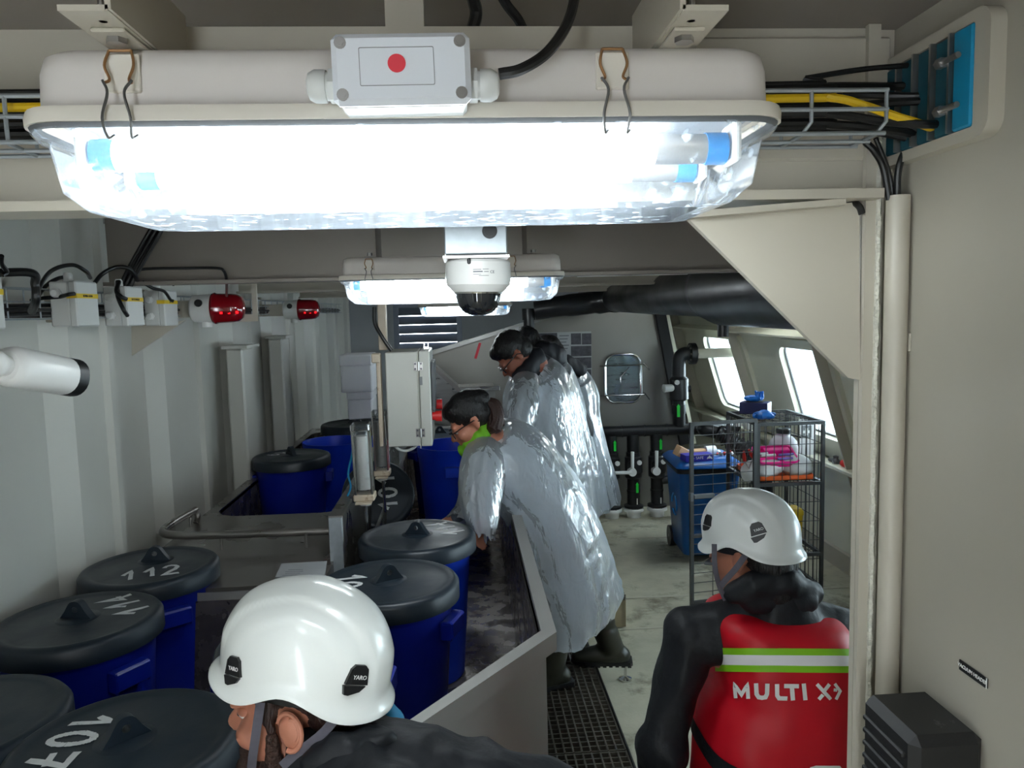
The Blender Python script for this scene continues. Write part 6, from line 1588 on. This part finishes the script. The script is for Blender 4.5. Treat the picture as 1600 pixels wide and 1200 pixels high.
J = legs(868, 4.25, ZPL); J.update(neck=P(826, 578, Y=4.22), chest=P(848, 640, Y=4.25), shL=P(822, 612, Y=4.08), elL=P(806, 665, Y=3.98), wrL=P(782, 716, Y=4.0), shR=P(835, 606, Y=4.42), elR=P(805, 670, Y=4.52), wrR=P(785, 715, Y=4.5))
poncho_man('nearer grey-haired man with glasses in clear poncho looking down into trough', (803, 556, 4.2), -CR*.62-CU*.78-CF*.05, 1.0, J,
           [(808, 590, 846, 563, 4.22, .10), (796, 600, 872, 570, 4.24, .17), (789, 622, 892, 598, 4.25, .22), (790, 655, 903, 642, 4.25, .23), (800, 700, 912, 692, 4.25, .24), (812, 750, 922, 742, 4.25, .24), (822, 810, 930, 800, 4.25, .24), (830, 868, 934, 860, 4.25, .24)],
           [[(818, 584, 836, 590, 4.18, .03), (803, 592, 845, 602, 4.15, .08), (795, 608, 845, 618, 4.11, .095), (790, 635, 838, 648, 4.04, .09), (788, 672, 826, 688, 4.0, .08), (780, 700, 808, 716, 3.98, .06), (776, 716, 796, 730, 3.99, .05)]], None, 2.2, glass=True, collar=[(P(836, 560, Y=4.22), P(818, 584, Y=4.18), .062, .066), (P(836, 562, Y=4.26), P(850, 572, Y=4.28), .055, .06)])
J = legs(898, 4.78, ZPL); J.update(neck=P(848, 566, Y=4.75), chest=P(872, 630, Y=4.78), shL=P(850, 600, Y=4.62), elL=P(835, 650, Y=4.55), wrL=P(800, 690, Y=4.55), shR=P(862, 596, Y=4.95), elR=P(830, 650, Y=5.0), wrR=P(795, 690, Y=4.9))
poncho_man('man with dark hood bunched at the neck behind the man with glasses', (822, 546, 4.75), -CR*.8-CU*.58-CF*.05, 1.0, J,
           [(838, 592, 876, 566, 4.75, .10), (830, 605, 890, 574, 4.77, .17), (826, 630, 903, 606, 4.78, .21), (832, 665, 914, 652, 4.78, .22), (842, 705, 926, 700, 4.78, .23), (852, 750, 938, 748, 4.78, .24), (860, 800, 946, 792, 4.78, .24)],
           [[(848, 586, 866, 592, 4.7, .03), (838, 598, 872, 606, 4.68, .08), (832, 612, 872, 618, 4.65, .09), (826, 640, 862, 650, 4.6, .085), (806, 676, 832, 692, 4.56, .06), (796, 688, 814, 702, 4.55, .05)]], None, 5.4, collar=[(P(850, 550, Y=4.68), P(868, 556, Y=4.70), .075, .07), (P(845, 562, Y=4.72), P(872, 566, Y=4.74), .065, .055)])
J = legs(912, 5.28, ZPL); J.update(neck=P(882, 575, Y=5.25), chest=P(892, 630, Y=5.28), shL=P(888, 606, Y=5.12), elL=P(872, 650, Y=5.05), wrL=P(840, 690, Y=5.05), shR=P(895, 602, Y=5.45), elR=P(870, 650, Y=5.5), wrR=P(840, 690, Y=5.4))
poncho_man('farthest poncho man, only dark collar and shining right shoulder showing', (857, 556, 5.25), -CR*.8-CU*.55-CF*.05, 1.0, J,
           [(872, 592, 910, 576, 5.25, .10), (866, 604, 922, 588, 5.27, .16), (864, 628, 932, 612, 5.28, .20), (870, 660, 934, 648, 5.28, .21), (880, 700, 944, 692, 5.28, .22), (890, 745, 958, 738, 5.28, .23), (900, 798, 967, 775, 5.28, .23)],
           [], None, 8.8, collar=[(P(884, 566, Y=5.18), P(906, 578, Y=5.2), .055, .05)])
# ================================================================ man in red vest (kneeling, seen from behind)
t = person('person kneeling in white helmet, black jacket and red vest with white lettering')
Yv = 1.92
f = Vector((-.62, .76, -.10))
H = head_matrix(P(1170, 862, Y=1.93), f)
J = dict(neck=P(1212, 945, Y=1.90), chest=P(1222, 1030, Y=1.92), pelvis=Vector((.82, 1.93, .52)), shL=P(1078, 990, Y=1.95), shR=P(1335, 992, Y=1.92))
J.update(elL=P(1036, 1165, Y=1.95), elR=P(1372, 1165, Y=1.90), wrL=P(1030, 1250, Y=2.15), wrR=P(1350, 1260, Y=2.12), hdL=(.1, 1, -.2), hdR=(-.1, 1, -.2))
for k, dx in (('L', -.10), ('R', .10)):
    J['hp'+k] = Vector((.84+dx, 1.95, .50)); J['kn'+k] = Vector((.86+dx*1.4, 2.06, .080)); J['an'+k] = Vector((.87+dx*1.4, 1.66, .105)); J['toe'+k] = (0, -1, 0)
body_mesh(t, H, J, 1.0, .008); eyes(H, t)
hm = MB(); R3 = H.to_3x3()
for c, r in (((0, .030, .040), (.080, .095, .085)), ((0, .070, -.02), (.070, .058, .07)), ((0, .075, -.08), (.065, .050, .06))): hm.ball(H@Vector(c), r, 20, 14, R3)
blob(hm, 'hair', 'hair_black', t, .007, 2, wrinkle(.003, 40, 2, (1, 1, .4)))
N = J['neck']
clothes(t, 'jacket', 'jacket_black', [(P(1125, 1110, Y=2.0), P(1118, 1290, Y=2.0), .06, .075), (N+Vector((0, 0, .03)), J['chest'], .085, .15), (J['chest'], J['pelvis']+Vector((0, 0, .06)), .155, .16), (J['chest']+Vector((-.035, 0, 0)), J['pelvis']+Vector((-.04, 0, .05)), .11, .12), (J['chest']+Vector((.05, 0, 0)), J['pelvis']+Vector((.05, 0, .05)), .12, .13)]+
        [sg for k in 'LR' for sg in ((J['chest']+Vector((0, 0, .05)), J['sh'+k], .095, .066), (N+Vector((0, 0, -.03)), J['sh'+k], .070, .064), (J['sh'+k], J['el'+k], .064, .060), (J['el'+k], J['wr'+k], .072, .05))], .009, 4, .013, 8, 4, (1, 1, .7))
c1, c2 = P(1160, 912, Y=1.86), P(1268, 918, Y=1.90)
clothes(t, 'collar', 'jacket_black', [(P(1146, 928, Y=1.86), P(1180, 914, Y=1.84), .026, .034), (P(1180, 914, Y=1.84), P(1226, 908, Y=1.84), .034, .038), (P(1226, 908, Y=1.84), P(1268, 926, Y=1.88), .038, .030), (P(1175, 936, Y=1.855), P(1255, 940, Y=1.855), .036, .036)], .008, 3, .007, 18, 6)
clothes(t, 'trousers', 'jacket_black', [(J['pelvis'], J['hp'+k], .15, .12) for k in 'LR']+[(J['hp'+k], J['kn'+k]+Vector((0, 0, .005)), .11, .078) for k in 'LR']+[(J['kn'+k], J['an'+k]+Vector((0, 0, .0)), .074, .062) for k in 'LR'], .010, 4, .006)
for k in 'LR':
    an = J['an'+k]; cap_ = MB(); cap(cap_, an+Vector((0, .06, -.02)), an+Vector((0, -.04, -.03)), .062, .055); cap(cap_, an+Vector((0, -.04, -.035)), an+Vector((0, -.10, -.055)), .046, .045); blob(cap_, 'boot', 'rubber_black', t, .010, 3)
# vest: closed ring loft round the torso
def ring_loft(rings, n=80, amp=.006, seed=0):
    R = []
    for xl, yl, xr, yr, Y, dp in rings:
        a, b = P(xl, yl, Y=Y), P(xr, yr, Y=Y); R.append(((a+b)/2, (b-a)/2, dp))
    cs = bez([r[0] for r in R], 8); hs = bez([r[1] for r in R], 8); ds = bez([Vector((r[2], 0, 0)) for r in R], 8); rows = []
    for c, h, d in zip(cs, hs, ds):
        row = []
        for i in range(n):
            an = 2*PI*i/n; ca, sa = math.cos(an), math.sin(an); e = .62
            p = c+h*(math.copysign(abs(ca)**e, ca))+Vector((0, d.x*math.copysign(abs(sa)**e, sa), 0))
            k = amp*(noise.noise(p*7+Vector((seed, 0, 0)))+.5*noise.noise(p*17+Vector((0, seed, 0)))); row.append(p+Vector((ca*.3, sa, 0))*k)
        rows.append(row)
    return rows
Yc = 1.925
vr = [(1168, 944, 1262, 946, Yc+.01, .09), (1132, 950, 1292, 953, Yc, .135), (1114, 966, 1308, 970, Yc, .170), (1117, 1000, 1324, 1004, Yc, .185), (1122, 1060, 1334, 1062, Yc, .190), (1108, 1092, 1342, 1096, Yc, .192), (1096, 1140, 1344, 1150, Yc, .190), (1092, 1200, 1346, 1210, Yc, .190), (1088, 1260, 1350, 1270, Yc, .19), (1090, 1300, 1348, 1310, Yc, .185)]
rows = ring_loft(vr, amp=.006, seed=3)
for r_ in rows:
    for p in r_:
        z_ = p.z; fold = math.exp(-((z_-.70)/.10)**2)
        p.y -= .010*fold*noise.noise(Vector((p.x*16, z_*7, 1.5)))+.006*noise.noise(Vector((p.x*9+z_*11, z_*5, 7)))
m = MB().grid(rows, True); m.add(rows[0], [tuple(range(80))]); vest = m.build('vest', 'vest_red', t, angle=180)
bvv = bvh_of(vest)
def decal_grid(pxrows, mat, nm, parent, bv, lift=.0025):
    m = MB(); rr = []
    for r in pxrows:
        o = []
        for (x, y) in r:
            q, _ = hit(bv, x, y, lift); o.append(q)
        rr.append(o)
    good = [i for i in range(len(rr[0])) if all(r[i] is not None for r in rr)]
    if len(good) < 2: return None
    m.grid([[r[i] for i in good] for r in rr]); return m.build(nm, mat, parent, angle=180)
xs = np.linspace(1119, 1342, 30)
def srow(y0): return [(x, y0+(x-1125)*.010) for x in xs]
decal_grid([srow(1012), srow(1022.5)], 'lime', 'lime_stripe', vest, bvv)
decal_grid([srow(1022.5), srow(1030), srow(1038.5)], 'reflective', 'reflective_band', vest, bvv)
decal_grid([srow(1038.5), srow(1049)], 'lime', 'lime_stripe', vest, bvv)
# lettering MULTI X with fish-tail arrow
def T2(x, y): return (980+x/4.21, 960+y/4.21)
def letter(strokes, wd=28, nm='letter'):
    m = MB(); ok = False
    for st in strokes:
        r0, r1 = [], []
        for A, B in stroke_strip([(x, y) for x, y in st], wd, 5):
            for lst, q in ((r0, A), (r1, B)):
                px = T2(q.x, q.y); h_, _ = hit(bvv, px[0], px[1], .003); lst.append(h_)
        if all(p is not None for p in r0+r1): m.grid([r0, r1]); ok = True
    if ok: m.build(nm, 'label_white', vest, angle=180)
letter([[(720, 550), (712, 460), (757, 525), (795, 460), (800, 552)]], 24)
letter([[(850, 450), (853, 520), (866, 541), (888, 545), (910, 541), (920, 520), (922, 452)]])
letter([[(984, 455), (986, 530), (998, 548), (1052, 550)]])
letter([[(1030, 468), (1126, 470)], [(1080, 470), (1088, 563)]])
letter([[(1157, 452), (1168, 562)]])
letter([[(1245, 455), (1335, 555)], [(1328, 455), (1290, 503)], [(1284, 525), (1256, 556)]], 24)
letter([[(1362, 452), (1398, 500), (1370, 555)]], 20)
letter([[(1355, 492), (1378, 494)]], 20, 'letter')
letter([[(1200, 1010), (1240, 1000), (1390, 1002), (1405, 1020), (1405, 1060)]], 20, 'logo_patch')
# belt
def brow(y0, y1, k, o):
    r_ = ring_loft([(1096-o, y0, 1344+o, y0+10, Yc, .196+k), (1095-o, (y0+y1)/2, 1345+o, (y0+y1)/2+10, Yc, .197+k), (1094-o, y1, 1346+o, y1+10, Yc, .196+k)], amp=.004, seed=3); return r_
belt = MB().grid(brow(1143, 1168, .003, 2), True).build('belt', 'jacket_black', vest, angle=180)
bvb = bvh_of(belt)
q = [T2(x, y) for x, y in ((1025, 750), (1135, 750), (1145, 970), (1045, 972))]
hh, nn = hit(bvb, (q[0][0]+q[2][0])/2, 1165, .003)
if hh is not None: MB().box(hh, (.046, .012, .085), Matrix.Rotation(.05, 3, 'Y'), .003).build('buckle', 'clip_black', belt)
hel, bvh_h = make_helmet(t, H@Matrix.Translation((0, -.002, .018)), 'helmet_grey', .91, ((1185, 832, .028, .25, 'YARO'), (1106, 818, .026, .0, None)), knob=True)
bd = bvh_of([c for c in t.children if c.name.startswith('body')][0])
strap(t, [P(1116, 850, Y=1.85), P(1117, 885, Y=1.85), P(1124, 915, Y=1.85), P(1134, 938, Y=1.86)], .013, 'strap_grey')
strap(t, [P(1166, 866, Y=1.83), P(1150, 888, Y=1.82), P(1134, 906, Y=1.83), P(1126, 916, Y=1.84)], .015, 'strap_grey')
gm = MB().tube([H@Vector(p) for p in ((-.075, -.06, .014), (-.06, -.105, .012), (0, -.125, .012), (.06, -.105, .012), (.078, -.06, .014), (.074, -.055, -.022), (.055, -.10, -.030), (0, -.112, -.028), (-.055, -.10, -.030), (-.074, -.055, -.022))], .0045, 8, True).build('goggles', 'gasket', t)

# ================================================================ man in white helmet bending over the trough, bottom left
t = person('bearded person in white helmet and dark jacket, bending at bottom left')
f = Vector((-1, .16, -.10))
HH = head_matrix(P(465, 1070, Y=1.275), f)
H = head_matrix(P(472, 1092, Y=1.27), f)@Matrix.Scale(1.10, 4)
J = dict(neck=P(520, 1180, Y=1.245), chest=P(600, 1262, Y=1.20), pelvis=Vector((.085, 1.17, .86)), shL=P(590, 1290, Y=1.09), elL=P(520, 1390, Y=1.12), wrL=P(420, 1390, Y=1.16), shR=P(560, 1215, Y=1.33), elR=P(470, 1290, Y=1.40), wrR=P(400, 1330, Y=1.38), hdL=(-.2, .2, -1), hdR=(-.2, .1, -1))
for k, dy in (('L', -.11), ('R', .10)):
    J['hp'+k] = Vector((.08, 1.17+dy, .82)); J['kn'+k] = Vector((.05, 1.16+dy, .45)); J['an'+k] = Vector((.10, 1.16+dy, .085)); J['toe'+k] = (-1, 0, 0)
body = body_mesh(t, H, J, 1.0, .0055); eyes(H, t, 1.0)
for sx in (-1, 1):
    em = MB()
    em.tube([H@(Vector((sx*.086, .012+.018*math.cos(a), -.006+.029*math.sin(a)))) for a in np.linspace(-2.0, 2.6, 16)], [.0042]*14+[.003, .002], 8)
    em.tube([H@(Vector((sx*.087, .018+.009*math.cos(a), -.004+.018*math.sin(a)))) for a in np.linspace(-1.6, 1.8, 10)], .003, 6)
    em.build('ear_rim', 'skin', t)
hm = MB(); R3 = H.to_3x3()
for c, r in (((0, .022, .050), (.079, .098, .088)), ((0, .062, .0), (.071, .056, .055))): hm.ball(H@Vector(c), r, 20, 14, R3)
for sx in (-1, 1): cap(hm, H@Vector((sx*.070, -.03, .04)), H@Vector((sx*.071, -.022, -.01)), .012, .009, 10)
blob(hm, 'hair', 'hair_brown', t, .006, 2, wrinkle(.003, 50, 2))
bm_ = MB()
for sx in (-1, 1):
    cap(bm_, H@Vector((sx*.0715, -.022, -.02)), H@Vector((sx*.064, -.028, -.07)), .010, .016, 10); cap(bm_, H@Vector((sx*.062, -.028, -.075)), H@Vector((sx*.035, -.075, -.098)), .018, .024, 12)
    cap(bm_, H@Vector((sx*.035, -.078, -.095)), H@Vector((0, -.098, -.102)), .024, .026, 12); cap(bm_, H@Vector((sx*.030, -.088, -.055)), H@Vector((0, -.104, -.046)), .008, .009, 8); cap(bm_, H@Vector((sx*.032, -.086, -.055)), H@Vector((sx*.026, -.090, -.085)), .010, .014, 8)
blob(bm_, 'beard', 'beard_brown', t, .005, 2, wrinkle(.003, 90, 5))
ch, pv = J['chest'], J['pelvis']
clothes(t, 'jacket', 'jacket_black', [(J['neck'], ch, .085, .125), (ch, pv, .132, .15), (J['neck']+Vector((.02, 0, -.01)), J['shL'], .09, .080), (J['shL'], J['elL'], .082, .066), (J['elL'], J['elL'].lerp(J['wrL'], .9), .064, .048), (J['neck']+Vector((.02, 0, -.01)), J['shR'], .09, .080), (J['shR'], J['elR'], .082, .066), (J['elR'], J['elR'].lerp(J['wrR'], .9), .064, .048)], .008, 4, .013, 9, 2)
clothes(t, 'hood', 'jacket_black', [(P(492, 1192, Y=1.16), P(530, 1172, Y=1.16), .022, .028), (P(530, 1172, Y=1.16), P(590, 1164, Y=1.19), .028, .032), (P(590, 1166, Y=1.19), P(640, 1184, Y=1.22), .032, .030), (P(600, 1190, Y=1.20), P(680, 1214, Y=1.20), .04, .034), (P(690, 1206, Y=1.20), P(752, 1222, Y=1.16), .030, .026)], .007, 3, .012, 16, 7)
clothes(t, 'trousers', 'jacket_navy', [(pv, J['hp'+k], .15, .115) for k in 'LR']+[(J['hp'+k], J['kn'+k], .105, .078) for k in 'LR']+[(J['kn'+k], J['an'+k]+Vector((0, 0, .05)), .076, .07) for k in 'LR'], .010, 4, .006)
for k in 'LR': boot(t, J['an'+k], J['toe'+k], J['kn'+k], .066, .33, 'rubber_black')
bl = MB(); cap(bl, P(598, 1108, Y=1.33), P(612, 1128, Y=1.34), .020, .026)
blob(bl, 'bandana', 'teal_cloth', t, .006, 3, wrinkle(.003, 30, 3))
hel, bvh_h = make_helmet(t, HH@Matrix.Translation((0, .006, .020))@Matrix.Rotation(-.25, 4, 'X'), 'helmet_white', 1.0, ((557, 1064, .028, -.25, 'YARO'), (366, 1050, .027, .2, 'YARO')))
strap(t, [P(407, 1098, Y=1.165), P(403, 1125, Y=1.170), P(398, 1160, Y=1.175), P(394, 1190, Y=1.185), P(392, 1215, Y=1.20)], .014, 'strap_grey')
strap(t, [P(528, 1118, Y=1.17), P(505, 1145, Y=1.165), P(482, 1164, Y=1.17), P(462, 1178, Y=1.175), P(440, 1198, Y=1.18)], .015, 'strap_grey')
